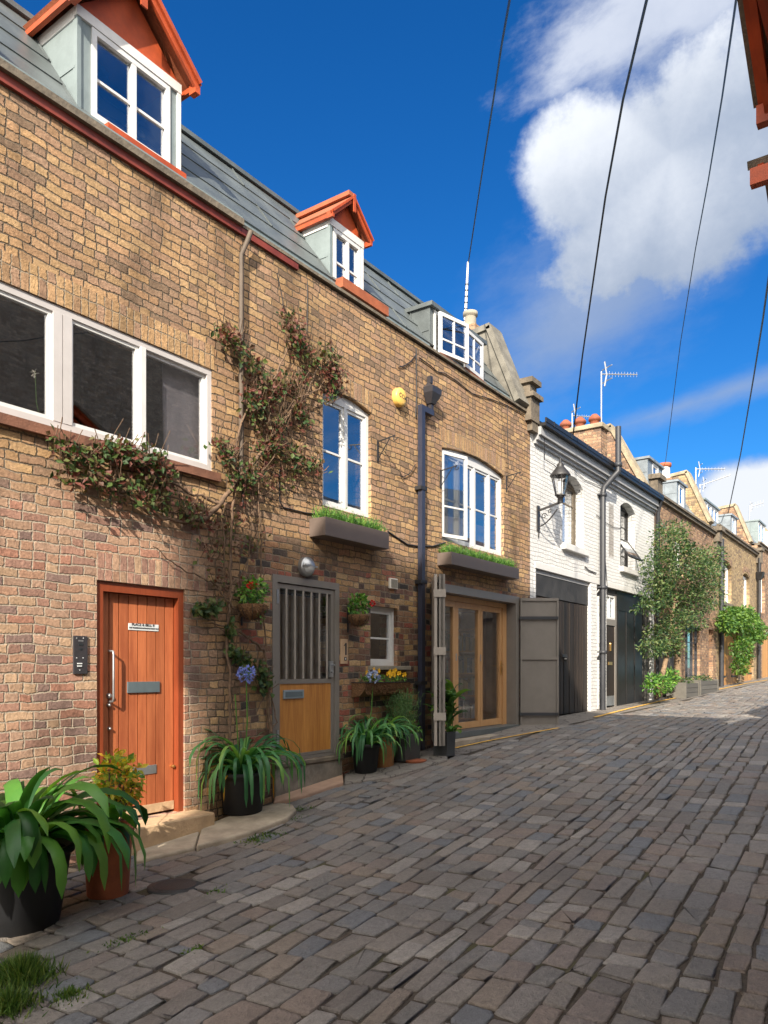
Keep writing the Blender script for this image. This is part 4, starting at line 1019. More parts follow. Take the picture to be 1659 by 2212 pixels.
# ------------------------------------------------------------------ the other side of the mews (mostly outside the picture)
def block(name, label, x0, x1, yf, yb, zt, bm, wins=(), roofz=None):
    h = thing(name, label, 'house', (x0, yf, gz(x0)))
    b = MB().box(x0, x1, yb, yf, -1.5, zt); b.build('wall', M[bm], h)
    f = MB(); g = MB()
    for (a, e, z0, z1) in wins: f.box(a - .07, e + .07, yf + .002, yf + .05, z0 - .07, z1 + .07); g.box(a, e, yf + .05, yf + .06, z0, z1)
    if wins: ff = f.build('window', M['white_window'], h); g.build('glass', M['glass_mid'], ff)
    if roofz: MB().prism([(x0, yf - .35, zt), (x0, yf - 1.2, roofz), (x0, yb + .5, roofz), (x0, yb + .3, zt)], (x1 - x0, 0, 0)).build('roof', M['lead_sheet'], h)
    return h
# tall house behind the camera whose shade fills the street
h7 = thing('tall_house', 'tall cream stucco house on the near right side, outside the picture', 'house', (-9, -6.5, -.5))
HT = 11.5
foot = [(-8.9, -6.5), (-.98, -6.5), (-6.8, -14.95), (-8.9, -14.95)]
MB().prism([(x, y, -1.5) for x, y in foot], (0, 0, HT + 1.5)).build('wall', M['stucco'], h7)
b = MB(); b.box(-9.25, -8.9, -14.9, -6.5, 9.95, HT - .003); b.build('cornice', M['stone_pale'], h7)
f = MB(); g = MB()
for i in range(5):
    for z in (1.2, 4.2, 7.2): f.box(-8.2 + i * 1.5, -7.3 + i * 1.5, -6.498, -6.46, z, z + 1.5); g.box(-8.12 + i * 1.5, -7.38 + i * 1.5, -6.46, -6.45, z + .08, z + 1.42)
ff = f.build('window', M['white_window'], h7); g.build('glass', M['glass_mid'], ff)
# near right house carrying the orange gabled eaves
h8 = block('mews_house', 'brown brick mews house on the right whose orange gable eaves enter the picture at top', -.9, 6.05, -6.45, -11, 5.3, 'brick_brown', [(0.4, 1.8, 3.6, 4.7), (3.0, 4.4, 3.6, 4.7)])
MB().prism([(-.9, -6.8, 5.3), (-.9, -7.4, 6.3), (-.9, -10.8, 6.3), (-.9, -10.9, 5.3)], (6.95, 0, 0)).build('roof', M['lead_sheet'], h8)
def street_gable(yf, xc, half, zt, rise, z0):
    """projecting gabled hood over the street: orange boards, dark gutter edge"""
    b = MB(); bb = MB(); g = MB()
    g.prism([(xc - half + .16, yf - .12, zt), (xc + half - .16, yf - .12, zt), (xc, yf - .12, zt + rise * .80)], (0, -.04, 0))
    g.box(xc - half + .2, xc + half - .2, -6.44, yf - .16, zt - .05, zt - .002)
    for sg in (-1, 1):
        e = xc + sg * half
        for (dz, t0, t1, h) in ((0, yf - .04, yf + .0, .11), (.05, yf, yf + .03, .045)):
            bb.bar((e, t0, zt - .01 + dz), (xc, t0, zt + rise - .01 + dz), .04, h)
        a, p = Vector((e, 0, zt)), Vector((xc, 0, zt + rise)); nn = Vector((sg * rise, 0, half)).normalized() * .06
        b.prism([(a.x, yf + .05, a.z + .03), (p.x, yf + .05, p.z + .03), (p.x, yf + .05, p.z + nn.z + .03), (a.x + nn.x, yf + .05, a.z + nn.z + .03)], (0, -6.5 - yf, 0))
        bb.box(e - .035, e + .035, yf - .10, yf + .03, zt - .10, zt + .02); bb.box(e - .03, e + .03, -6.44, yf - .1, zt - .075, zt - .003)
    gg = g.build('gable', M['orange_paint'], h8); bb.build('bargeboard', M['orange_paint'], gg); b.build('gable_roof', M['stone_dark'], gg)
    k = MB()
    for sg in (-1, 1): xx = xc + sg * (half - .3); k.bar((xx, -6.44, zt - .8), (xx, yf - .3, zt - .08), .08, .08)
    k.build('bracket', M['orange_dark'], gg)
street_gable(-4.9, 4.25, 1.25, 5.26, .75, 0)
street_gable(-4.75, 6.16 + .62, .62, 5.26, .37, 0)
h9 = block('mews_house', 'low cream mews house further along the right side, outside the picture', 8.8, 26, -6.4, -11, 5.4, 'stucco', [(10, 11.2, 3.4, 4.6), (13, 14.2, 3.4, 4.6), (17, 18.2, 3.4, 4.6), (21, 22.2, 3.4, 4.6)], 6.4)
h10 = block('terrace_house', 'dark brick terrace rising behind the right-hand mews, outside the picture', 5, 17, -13, -20, 11, 'brick_dark_terrace', ())

# ------------------------------------------------------------------ pipes and fittings on the fronts
def FP(px, py, o): x, z = F(px, py, o); return Vector((x, -o, z))
t = thing('downpipe', 'navy square downpipe with dark hopper head between the two white upstairs windows', 'downpipe', (8.96, 0, .5))
b = MB(); b.box(8.92, 9.0, -.10, -.03, .50, 5.20); b.box(8.92, 9.235, -.10, -.03, 5.20, 5.28); b.build('pipe', M['navy_pipe'], t)
b = MB(); hx = 9.20
b.hexa([(hx - .05, -.11, 5.36), (hx + .05, -.11, 5.36), (hx + .05, -.03, 5.36), (hx - .05, -.03, 5.36), (hx - .12, -.17, 5.50), (hx + .12, -.17, 5.50), (hx + .12, -.02, 5.50), (hx - .12, -.02, 5.50)])
b.hexa([(hx - .12, -.17, 5.50), (hx + .12, -.17, 5.50), (hx + .12, -.02, 5.50), (hx - .12, -.02, 5.50), (hx - .125, -.175, 5.58), (hx + .125, -.175, 5.58), (hx + .125, -.02, 5.58), (hx - .125, -.02, 5.58)])
b.hexa([(hx - .12, -.17, 5.58), (hx + .12, -.17, 5.58), (hx + .12, -.02, 5.58), (hx - .12, -.02, 5.58), (hx - .03, -.06, 5.66), (hx + .03, -.06, 5.66), (hx + .03, -.02, 5.66), (hx - .03, -.02, 5.66)])
b.box(hx - .025, hx + .035, -.08, -.02, 5.66, 5.76); b.box(hx - .03, hx + .03, -.095, -.04, 5.28, 5.36); b.build('hopper', M['dark_plastic'], t)
b = MB()
for z in (1.4, 2.8, 4.1): b.box(8.88, 9.04, -.108, -.002, z, z + .05)
b.build('pipe_clip', M['black_iron'], t)
t = thing('conduit', 'thin brown conduit pipe running down the tan brick beside the wide strip window', 'pipe', (Fx(514), 0, 3.6))
b = MB(); x = Fx(514); b.tube([(Fx(527), -.10, 6.12), (x + .05, -.09, 6.02), (x, -.05, 5.86), (x, -.045, 3.55)], .026, 8); b.build('pipe', M['conduit_brown'], t)
b = MB().tube([(x + .055, -.02, 5.95), (x + .055, -.02, 4.6), (x + .05, -.02, 3.3)], .009, 5); b.build('cable', M['cable'], t)
t = thing('soil_pipe', 'black soil pipe climbing the white house to above its gutter', 'downpipe', (16.22, 0, .75))
b = MB(); b.tube([(16.22, -.09, .72), (16.22, -.09, 5.45), (16.25, -.10, 5.55), (16.42, -.22, 5.78), (16.5, -.33, 5.92), (16.5, -.33, 6.10), (16.5, -.33, 6.9)], .062, 10); b.build('pipe', M['slate_pipe'], t)
b = MB()
for z in (1.95, 3.35, 5.35): MB().lathe((16.22, -.09, z), [(.062, 0), (.085, .01), (.085, .07), (.062, .08)], 12).box(16.1, 16.34, -.1, 0, z + .03, z + .06).build('collar', M['slate_pipe'], t)
MB().lathe((16.5, -.33, 6.02), [(.062, 0), (.085, .01), (.085, .09), (.062, .1)], 12).build('collar', M['slate_pipe'], t)
t = thing('downpipe', 'black downpipe at the right corner of the white house', 'downpipe', (B1, 0, .8))
b = MB(); b.tube([(B1 - .1, -.2, 6.0), (B1 + .02, -.1, 5.7), (B1 + .02, -.08, .85)], .05, 8); b.build('pipe', M['slate_pipe'], t)
t = thing('downpipe', 'black downpipe between the brown brick and the yellow brick house', 'downpipe', (C1, 0, 1))
b = MB(); b.tube([(28.05, -.1, 6.1), (28.05, -.09, 1.05)], .075, 8); b.build('pipe', M['slate_pipe'], t)
t = thing('downpipe', 'dark downpipe with hopper near the far end of the yellow brick house', 'downpipe', (35.3, 0, 1.2))
b = MB(); b.tube([(35.2, -.12, 6.3), (35.2, -.10, 1.25)], .07, 8); b.hexa([(35.1, -.2, 5.4), (35.3, -.2, 5.4), (35.3, -.02, 5.4), (35.1, -.02, 5.4), (34.95, -.3, 5.7), (35.45, -.3, 5.7), (35.45, -.02, 5.7), (34.95, -.02, 5.7)]); b.build('pipe', M['black_iron'], t)

t = thing('alarm_box', 'round yellow alarm box high on the tan brick wall', 'alarm box', (Fx(858), 0, F(862, 862)[1]))
c0 = Vector((Fx(858), 0, F(862, 862)[1]))
MB().lathe(c0, [(.122, 0), (.124, .06), (.114, .076), (.08, .087), (.03, .09)], 26, axis='y').build('cover', M['alarm_yellow'], t)
text('COA', 'lettering', M['ink'], .085, c0 + Vector((.01, -.090, .0)), t, rot=(90, 8, 0), ext=.002)
t = thing('wall_lamp', 'round bulkhead lamp on the brick just above the stable door', 'lamp', (Fx(657), 0, F(660, 1225)[1]))
c0 = Vector((Fx(657), 0, F(660, 1225)[1]))
MB().lathe(c0, [(.108, 0), (.112, .05), (.105, .07), (.085, .075)], 26, axis='y').build('rim', M['steel'], t)
MB().lathe(c0, [(.088, .06), (.085, .078), (.070, .10), (.04, .118), (.01, .124)], 22, axis='y').build('diffuser', M['frosted_glass'], t)
b = MB()
for k in range(9):
    q0, q1 = R(180 * k / 9), R(180 * (k + 1) / 9); v = []
    for q in (q0, q1):
        for rr_, yy in ((.098, -.075), (.078, -.100), (.04, -.125), (.002, -.132)): v.append((c0.x + rr_ * math.cos(q), yy, c0.z + rr_ * math.sin(q)))
    b.add(v, [(j, j + 1, 5 + j, 4 + j) for j in range(3)], .5, True)
b.box(c0.x - .10, c0.x + .10, -.118, -.076, c0.z - .008, c0.z + .008); b.build('eyelid_shade', M['steel'], t)
t = thing('intercom_panel', 'dark metal intercom panel on pink brick left of the orange door', 'intercom', (Fx(174), 0, F(174, 1413)[1]))
(xa, za), (xb, zb) = F(159, 1373, .015), F(189, 1456, .015)
pl = MB().box(xa, xb, -.018, 0, zb, za).build('panel', M['dark_plastic'], t, bevel=.003)
def sub(u0, u1, v0, v1, name, mat, th=.003):
    return MB().box(xa + (xb - xa) * u0, xa + (xb - xa) * u1, -.018 - th, -.0175, za + (zb - za) * v1, za + (zb - za) * v0).build(name, M[mat], pl)
sub(.33, .68, .11, .15, 'name_strip', 'steel_dull'); sub(.32, .65, .19, .25, 'camera_window', 'ink'); sub(.36, .62, .32, .37, 'speaker_grille', 'ink')
sub(.24, .58, .71, .74, 'call_button', 'sign_white', .006); sub(.24, .56, .775, .805, 'call_button', 'sign_white', .006)
b = MB()
for (u, v) in ((.22, .06), (.70, .06), (.22, .58), (.68, .58), (.45, .90)): b.lathe((xa + (xb - xa) * u, -.018, za + (zb - za) * v), [(.006, 0), (.004, .003)], 8, axis='y')
b.build('screw', M['steel'], pl)
t = thing('house_number', 'tan number one plate with bell push beside the stable door', 'house sign', (Fx(743), 0, F(743, 1407)[1]))
(xa, za), (xb, zb) = F(737, 1380, .02), F(751, 1434, .02)
pl = MB().box(xa, xb, -.022, 0, zb, za).build('plate', M['sign_tan'], t, bevel=.002)
b = MB(); cx = xa + (xb - xa) * .70; w_ = (xb - xa) * .10; h_ = za - zb
b.box(cx - w_, cx + w_, -.025, -.0215, zb + h_ * .36, zb + h_ * .84); b.hexa([(cx - w_ * 3.4, -.025, zb + h_ * .72), (cx - w_ * 2.2, -.025, zb + h_ * .72), (cx - w_ * 2.2, -.0215, zb + h_ * .72), (cx - w_ * 3.4, -.0215, zb + h_ * .72), (cx - w_ * .6, -.025, zb + h_ * .835), (cx - w_, -.025, zb + h_ * .77), (cx - w_, -.0215, zb + h_ * .77), (cx - w_ * .6, -.0215, zb + h_ * .835)])
b.build('numeral', M['ink'], pl)
b = MB(); b.box(cx - w_ * 2.6, cx + w_ * .8, -.026, -.0215, zb + h_ * .13, zb + h_ * .27); b.build('bell_box', M['ink'], pl)
MB().lathe((cx - w_ * .9, -.026, zb + h_ * .2), [(.012, 0), (.008, .004)], 10, axis='y').build('bell_push', M['sign_white'], pl)
(xa, za), (xb, zb) = F(843, 1248, .03), F(859, 1273, .03)
t = thing('junction_box', 'small cream junction box on dark brick above the little sash window', 'junction box', ((xa + xb) / 2, 0, zb))
MB().box(xa, xb, -.035, 0, zb, za).build('cover', M['blind_cream'], t, bevel=.005)
MB().box(xa + .015, xb - .015, -.04, -.0352, zb + .015, za - .015).build('lid', M['stone_pale'], t)

# iron brackets for hanging baskets
br = thing('iron_bracket', 'empty black iron bracket right of the first white upstairs window', 'bracket', (Fx(815), 0, F(815, 997)[1]), 'hanging basket brackets')
b = MB(); b.box(-.012, .012, -.014, 0, 0, .27); b.build('back_plate', M['black_iron'], br, world=False)
b = MB(); b.bar((0, -.012, .255), (0, -.28, .29), .012, .014); b.bar((0, -.012, .03), (0, -.20, .27), .008, .010)
pts = [(0, -.28 + .03 * math.sin(q), .27 + .03 * math.cos(q) - .012) for q in [i * .7 for i in range(8)]]; b.tube(pts, .006, 5)
b.build('arm', M['black_iron'], br, world=False)
for (px, py, lb) in ((951, 1055, 'empty black iron bracket just left of the four-light white window'), (1093, 1062, 'empty black iron bracket on the brick right of the four-light window')):
    o = copy_tree(br); (x, z) = F(px, py); o.location = (x, 0, z); o['label'] = lb
# wall lantern on the white house
lx, lz = F(1161, 1132)
t = thing('wall_lantern', 'old black street lantern on a scrolled bracket on the white brick wall', 'lantern', (lx, 0, lz))
b = MB(); b.box(lx - .045, lx + .045, -.03, 0, lz - .12, lz + .33); b.build('back_plate', M['black_iron'], t)
b = MB(); L = .44; zt = lz + .24
b.bar((lx, -.02, zt), (lx, -L, zt + .10), .03, .035)
b.tube([(lx, -.03, lz - .05)] + [(lx, -.03 - L * .8 * (i / 8), lz - .05 + .28 * (i / 8) ** 1.7) for i in range(1, 9)], .012, 6)
for (cy, cz, r0) in ((.13, lz + .13, .06), (.24, lz + .20, .045)):
    b.tube([(lx, -cy - r0 * (1 - i / 16) * math.cos(i * .6), cz + r0 * (1 - i / 16) * math.sin(i * .6)) for i in range(14)], .008, 5)
b.tube([(lx, -.03, lz - .10), (lx + .02, -.015, lz - .25)], .012, 5)
b.build('bracket', M['black_iron'], t)
c0 = Vector((lx, -L, zt + .09))
b = MB(); b.lathe(c0, [(.05, 0), (.05, .09), (.07, .10), (.07, .13), (.04, .135)], 12)
for k in range(6):
    q = R(60 * k + 30); a0 = c0 + Vector((.085 * math.cos(q), .085 * math.sin(q), .13)); a1 = c0 + Vector((.165 * math.cos(q), .165 * math.sin(q), .49)); b.bar(a0, a1, .014, .014, (math.cos(q), math.sin(q), 0))
b.lathe(c0, [(.10, .125), (.10, .145), (.08, .15)], 6, smooth=False); b.lathe(c0, [(.185, .48), (.185, .50), (.10, .61), (.06, .66), (.07, .68), (.03, .72), (.02, .78), (.004, .82)], 12)
fr = b.build('frame', M['black_iron'], t)
MB().lathe(c0, [(.080, .15), (.150, .48)], 6, smooth=False).build('glass', M['glass_clear'], t)
MB().lathe(c0, [(.045, .16), (.05, .36), (.02, .40)], 10).build('lamp_mantle', M['frosted_glass'], t)

# cables along the fronts and over the street
def cable(name, label, pts, rad=.008, cat='cable'):
    b = MB().tube(pts, rad, 5); return tag(rebase(b.build(name, M['cable'])), label, cat)
def fcable(label, px, o=.014, rad=.008): return cable('wall_cable', label, [FP(a, c, o) for a, c in px], rad)
fcable('thin black cable dropping from the parapet to the navy downpipe hopper', [(899, 752), (899, 800), (900, 850), (898, 900)], .02)
fcable('black cable looping down left of the drop cable under the parapet', [(899, 766), (888, 780), (874, 790), (861, 793)])
fcable('slack black cable running under the parapet to the white house', [(905, 772), (930, 790), (945, 803), (960, 806), (985, 822), (1020, 850), (1060, 862), (1096, 876), (1132, 896)])
fcable('black cable dropping down the brick at the right of the four-light window', [(1096, 876), (1096, 930), (1098, 1010)], .012, .005)
fcable('thin black cable dropping from the parapet above the climber', [(664, 610), (664, 660), (663, 720)], .012, .005)
fcable('thin bent black cable under the small gabled dormer', [(598, 590), (606, 625), (611, 650), (612, 672)], .012, .005)
fcable('black cable passing behind both window boxes', [(604, 1010), (604, 1082), (612, 1096), (660, 1108), (700, 1112)], .012)
fcable('black cable sagging from the window box across to the navy pipe', [(838, 1148), (860, 1163), (880, 1176), (905, 1180), (935, 1180), (962, 1172)], .012, .011)
fcable('loose black cable curling left of the navy downpipe', [(858, 1026), (872, 1030), (886, 1022), (898, 1003)], .02, .006)
fcable('thin black cable hanging across the white front to the lantern', [(1176, 940), (1176, 992), (1196, 1004), (1214, 1020)], .10, .008)
fcable('thin dark cable sagging over the white wall past the soil pipe', [(1240, 1015), (1262, 1036), (1290, 1048), (1300, 1052)], .02, .006)
fcable('thin cable falling beside the soil pipe on the white wall', [(1303, 1078), (1304, 1150), (1307, 1200), (1310, 1240), (1313, 1290)], .015, .008)
fcable('slack grey cable between soil pipe and tilted window', [(1288, 1112), (1310, 1130), (1328, 1140), (1340, 1141)], .015, .006)
fcable('black cable bent under the fascia beside the soil pipe', [(1264, 1224), (1272, 1232), (1288, 1238)], .02, .012)
def span(label, pts, rad): 
    return cable('overhead_cable', label, [ray(*p) for p in pts], rad)
span('leftmost overhead cable rising from the white aerial rod on the roof', [(1012, 566, 14), (1030, 448, 12), (1048, 330, 10), (1066, 215, 8.6), (1084, 95, 7.2), (1101, 0, 6.2), (1122, -130, 5)], .011)
span('overhead cable from the white house lantern up across the cloud', [(1231, 1000, 15.8), (1258, 770, 13.5), (1284, 590, 11.5), (1308, 425, 10), (1346, 215, 8.2), (1397, 0, 6.5), (1440, -160, 5.4)], .014)
span('thin overhead cable crossing the right of the large cloud', [(1437, 1003, 24), (1470, 740, 18), (1502, 540, 13), (1530, 390, 10), (1560, 210, 7.5), (1586, 30, 5.5), (1610, -140, 4.4)], .009)
span('rightmost overhead cable from the far houses out of the frame', [(1573, 1108, 31), (1600, 980, 24), (1628, 815, 18), (1648, 690, 14), (1662, 590, 11.5), (1700, 330, 8)], .018)

# aerials
def yagi(name, label, base, mast_h, boom_dir, boom_l, n=9, el=.16, rad=.018, tilt=.1):
    base = Vector(base); t = thing(name, label, 'aerial', base, 'rooftop aerials')
    top = base + Vector((0, 0, mast_h)); d = Vector(boom_dir).normalized(); d.z = tilt; d.normalize()
    MB().tube([base, top], rad, 8).build('mast', M['steel_dull'], t)
    b = MB(); a0 = top - Vector((0, 0, .06)); b.tube([a0, a0 + d * boom_l], rad * .75, 6)
    for i in range(n): p = a0 + d * (boom_l * (.22 + .77 * i / (n - 1))); b.bar(p - Vector((0, 0, el * .6)), p + Vector((0, 0, el * .6)), rad * .28, rad * .28, (1, 0, 0))
    s = d.cross(Vector((0, 0, 1)))
    for sg in (-1, 1): q = a0 + d * boom_l * .15; b.bar(q - s * .2 + Vector((0, 0, sg * .16)), q + s * .2 + Vector((0, 0, sg * .16)), .02, .02); b.bar(q, q + Vector((-.06 * d.x, -.06 * d.y, sg * .3)), .03, .03, (1, 0, 0))
    b.build('boom', M['steel'], t); return t
def at_depth(px, py, dep): return ray(px, py, dep)
cr = Vector((ST, -CT, 0))
p0, p1 = at_depth(1299, 985, 18.6), at_depth(1301, 803, 18.6); yagi('aerial', 'tall aerial on a white pole above the white house roof', p0, p1.z - p0.z, cr + Vector((.35, .2, 0)), 1.08, 10, .10, .020, .13)
p0, p1 = at_depth(1236, 938, 19.5), at_depth(1238, 893, 19.5); yagi('aerial', 'small aerial behind the three terracotta chimney pots', p0, p1.z - p0.z, cr + Vector((.3, .2, 0)), .72, 9, .08, .018, .06)
p0, p1 = at_depth(1503, 1060, 30), at_depth(1507, 1010, 30); yagi('aerial', 'upper aerial of the pair over the far roofs', p0, p1.z - p0.z, cr, 1.15, 8, .12, .03, .0)
p0, p1 = at_depth(1512, 1066, 31), at_depth(1513, 1046, 31); yagi('aerial', 'lower tilted aerial of the pair over the far roofs', p0, p1.z - p0.z, cr, 1.3, 9, .12, .03, .35)
p0, p1 = at_depth(1619, 1125, 42), at_depth(1619, 1093, 42); yagi('aerial', 'small dark aerial against the low white cloud', p0, p1.z - p0.z, cr, .8, 5, .3, .03, .3)
p0, p1 = at_depth(1004, 712, 14.0), at_depth(1011, 566, 14.0)
t = thing('aerial_rod', 'slender white ringed rod standing on the lead roof by the chimney pot', 'aerial', p0)
MB().tube([p0, p1], [.03, .018], 8).build('rod', M['white_paint'], t)
b = MB()
for i in range(7): q = p0.lerp(p1, .12 + i * .09); b.lathe((q.x, q.y, q.z), [(.033, 0), (.033, .018)], 8)
b.build('ring', M['slate_pipe'], t)

# ------------------------------------------------------------------ leaf helpers
def blob_leaves(b, c, rad, n, L, w, r, flat=0.0, out=(0, -1, 0)):
    c = Vector(c)
    for _ in range(n):
        while True:
            q = Vector((r.uniform(-1, 1), r.uniform(-1, 1), r.uniform(-1, 1)))
            if q.length < 1: break
        q = q * (0.55 + 0.45 * r.random() ** .5) / max(q.length, .35) * q.length ** .6
        p = c + Vector((q.x * rad[0], q.y * rad[1], q.z * rad[2]))
        d = (q + Vector((r.gauss(0, .6), r.gauss(0, .6), r.gauss(-.1, .6))) + Vector(out) * .3).normalized()
        up = Vector((r.gauss(0, .5), r.gauss(-.5, .5), r.gauss(.8, .4)))
        b.leaf(p, d, up, L * r.uniform(.6, 1.3), w * r.uniform(.6, 1.3), r.random())
def strap(b, c, n, L, w, r, r0=.06, e0=(45, 86), droop=1.0, seg=7, az=None):
    c = Vector(c)
    for i in range(n):
        a = r.uniform(0, 2 * math.pi) if az is None else r.uniform(*az); el = R(r.uniform(*e0)); l = L * r.uniform(.65, 1.15); ww = w * r.uniform(.75, 1.2)
        p = c + Vector((math.cos(a), math.sin(a), 0)) * r.uniform(0, r0); k = droop * r.uniform(.7, 1.35) * (1.25 - .25 * l / L); tw = r.gauss(0, .25)
        vs = []; da = r.gauss(0, .03)
        for s in range(seg + 1):
            t = s / seg; a2 = a + da * s
            d = Vector((math.cos(a2) * math.cos(el), math.sin(a2) * math.cos(el), math.sin(el)))
            sd = Vector((-math.sin(a2), math.cos(a2), 0)); nn = sd.cross(d); sd = (sd * math.cos(tw) + nn * math.sin(tw))
            h = ww / 2 * (0.62 + 0.9 * t - 1.5 * max(0, t - .35) ** 1.25) if s < seg else .001; h = max(h, .001)
            vs += [p - sd * h - nn * 0, p + nn * h * -.28, p + sd * h]
            p = p + d * (l / seg); el -= k * (R(22) * (0.35 + 1.5 * t))
            if el < R(-88): el = R(-88)
        fs = []
        for s in range(seg): 
            o = s * 3; fs += [(o, o + 1, o + 4, o + 3), (o + 1, o + 2, o + 5, o + 4)]
        b.add(vs, fs, r.random(), True)
def pot(name, label, c, rt, rb, h, mat, lip=.02, cat='plant pot', group=None, n=30):
    t = thing(name, label, cat, c, group); c = Vector(c)
    MB().lathe(c, [(rb * .96, 0), (rb, .012), (rb + (rt - rb) * .8, h * .8), (rt - lip * .3, h - .05), (rt + lip * .5, h - .045), (rt + lip * .5, h), (rt - .02, h), (rt - .035, h - .04), (.02, h - .04)], n).build('pot', M[mat], t)
    MB().lathe(c, [(rt - .04, h - .06), (rt - .04, h - .035), (.02, h - .03)], 20).build('soil', M['soil'], t)
    return t
def umbel(b, bs, c, base, r, n=60, rad=.085, mid=0):
    c, base = Vector(c), Vector(base); m = (c + base) / 2 + Vector((.02, -.01, 0)); bs.tube([base, m, c], [.008, .007, .006], 6)
    for _ in range(n):
        v = Vector((r.gauss(0, 1), r.gauss(0, 1), r.gauss(.15, .8))).normalized(); p = c + v * rad * r.uniform(.6, 1.0); bs.tube([c, p], .0015, 3, cap=False)
        for k in range(5):
            d = (v + Vector((r.gauss(0, .6), r.gauss(0, .6), r.gauss(0, .6)))).normalized(); b.leaf(p, d, (r.gauss(0, 1), r.gauss(0, 1), 1), .036, .014, r.random())
def kof(p): return FPX / ((p.x * CT) + (p.y + D) * ST)

# ------------------------------------------------------------------ pots along the house fronts
r = random.Random(21)
g = G(35, 1995); k = kof(g)
t = pot('potted_lily', 'large black tub of broad glossy strap leaves at the left edge', (g.x, g.y, gz(g.x) - .01), .345, .265, .52, 'pot_black', .03, 'potted plant')
b = MB(); c = (g.x, g.y, gz(g.x) + .50); rl = random.Random(4)
strap(b, c, 44, .88, .115, rl, .18, (30, 80), .95, 8); strap(b, c, 20, .66, .11, rl, .14, (58, 88), .5, 8); strap(b, c, 24, .92, .105, rl, .18, (28, 62), 1.15, 8, (-2.6, -.1))
b.build('leaves', M['leaf_strap'], t)
b = MB(); strap(b, c, 4, .5, .03, rl, .2, (20, 60), 1.3); b.build('dead_leaf', M['leaf_orange'], t)
g = G(233, 1932); k = kof(g)
t = pot('potted_shrub', 'terracotta pot with small yellow and orange leaved shrub near the orange door', (g.x, g.y, gz(g.x)), 52 / k, 43 / k, 150 / k, 'terracotta', .02, 'potted plant')
h = 150 / k; b = MB(); rl = random.Random(9)
blob_leaves(b, (g.x + .13, g.y + .06, gz(g.x) + h + .30), (.19, .17, .22), 520, .064, .038, rl); b.build('foliage', M['leaf_orange'], t)
b = MB(); strap(b, (g.x, g.y, gz(g.x) + h - .04), 16, .62, .06, rl, .08, (30, 75), 1.2); b.build('leaves', M['leaf_strap'], t)
b = MB()
for _ in range(9): q = Vector((rl.uniform(-.05, .2), rl.uniform(-.08, .14), 0)); b.tube([(g.x + q.x * .3, g.y + q.y * .3, gz(g.x) + h - .05), (g.x + q.x, g.y + q.y, gz(g.x) + h + rl.uniform(.2, .42))], .006, 5)
b.build('stem', M['twig'], t)
q = FP(264, 1671, .28); b = MB(); bs = MB(); bs.tube([(g.x + .05, g.y + .03, gz(g.x) + h), q], .004, 5); bs.build('flower_stalk', M['leaf_bush'], t)
for kx in range(14): v = Vector((rl.gauss(0, 1), rl.gauss(0, 1), rl.gauss(0, 1))).normalized(); b.leaf(q, v, (0, 0, 1), .045, .03, rl.random())
b.build('flower', M['petal_yellow'], t)

g = G(524, 1764); k = kof(g); zb = gz(g.x) + .045
t = pot('potted_agapanthus', 'black pot of long drooping strap leaves under a blue flower head, between the two doors', (g.x, g.y, zb), 50 / k, 42 / k, 88 / k, 'pot_black', .012, 'potted plant', 'potted agapanthus by the doors')
h = 88 / k; rl = random.Random(14); b = MB(); c = (g.x, g.y, zb + h - .03)
strap(b, c, 95, .86, .046, rl, .11, (34, 84), 1.15, 9); strap(b, c, 20, .5, .042, rl, .07, (60, 88), .7, 7); b.build('leaves', M['leaf_agapanthus'], t)
b = MB(); strap(b, c, 7, .6, .03, rl, .1, (15, 50), 1.5, 8); b.build('dead_leaf', M['leaf_orange'], t)
b = MB(); bs = MB(); o_ = -g.y; f0 = Vector(FP(532, 1456, o_ + .02)); umbel(b, bs, f0, (g.x + .02, g.y, zb + h), rl, 60, .085)
bs.tube([(g.x - .04, g.y, zb + h), FP(508, 1500, o_)], .006, 6)
b.build('flower_head', M['petal_blue'], t); bs.build('flower_stalk', M['leaf_bush'], t)

g = G(790, 1672); k = kof(g); zb = gz(g.x) + .012
t = pot('potted_agapanthus', 'dark pot of arching narrow leaves with one pale blue flower, right of the stable door', (g.x, g.y, zb), 31 / k, 24 / k, 64 / k, 'pot_black', .012, 'potted plant', 'potted agapanthus by the doors')
h = 64 / k; rl = random.Random(31); b = MB(); c = (g.x, g.y, zb + h - .03)
strap(b, c, 95, .64, .034, rl, .09, (30, 84), 1.1, 8); b.build('leaves', M['leaf_agapanthus'], t)
b = MB(); bs = MB(); o_ = -g.y; umbel(b, bs, FP(806, 1462, o_ + .03), (g.x + .02, g.y, zb + h), rl, 46, .075); b.build('flower_head', M['petal_blue_pale'], t); bs.build('flower_stalk', M['leaf_bush'], t)
g = G(842, 1660); k = kof(g); zb = gz(g.x) + .012; y2 = g.y + .12
t = pot('potted_agapanthus', 'brown terracotta pot of narrow arching leaves tucked behind the dark pot', (g.x, y2, zb), 29 / k, 25 / k, 68 / k, 'terracotta_brown', .012, 'potted plant', 'potted agapanthus by the doors')
b = MB(); strap(b, (g.x, y2, zb + 68 / k - .03), 60, .62, .034, rl, .07, (30, 84), 1.05, 8); b.build('leaves', M['leaf_agapanthus'], t)
g = G(888, 1648); k = kof(g); zb = gz(g.x) + .035
t = thing('rosemary_planter', 'dark square planter overflowing with bushy rosemary beside the navy pipe', 'potted plant', (g.x, g.y + .15, zb))
w_ = .17; b = MB(); cy = g.y + .15; hh = .34
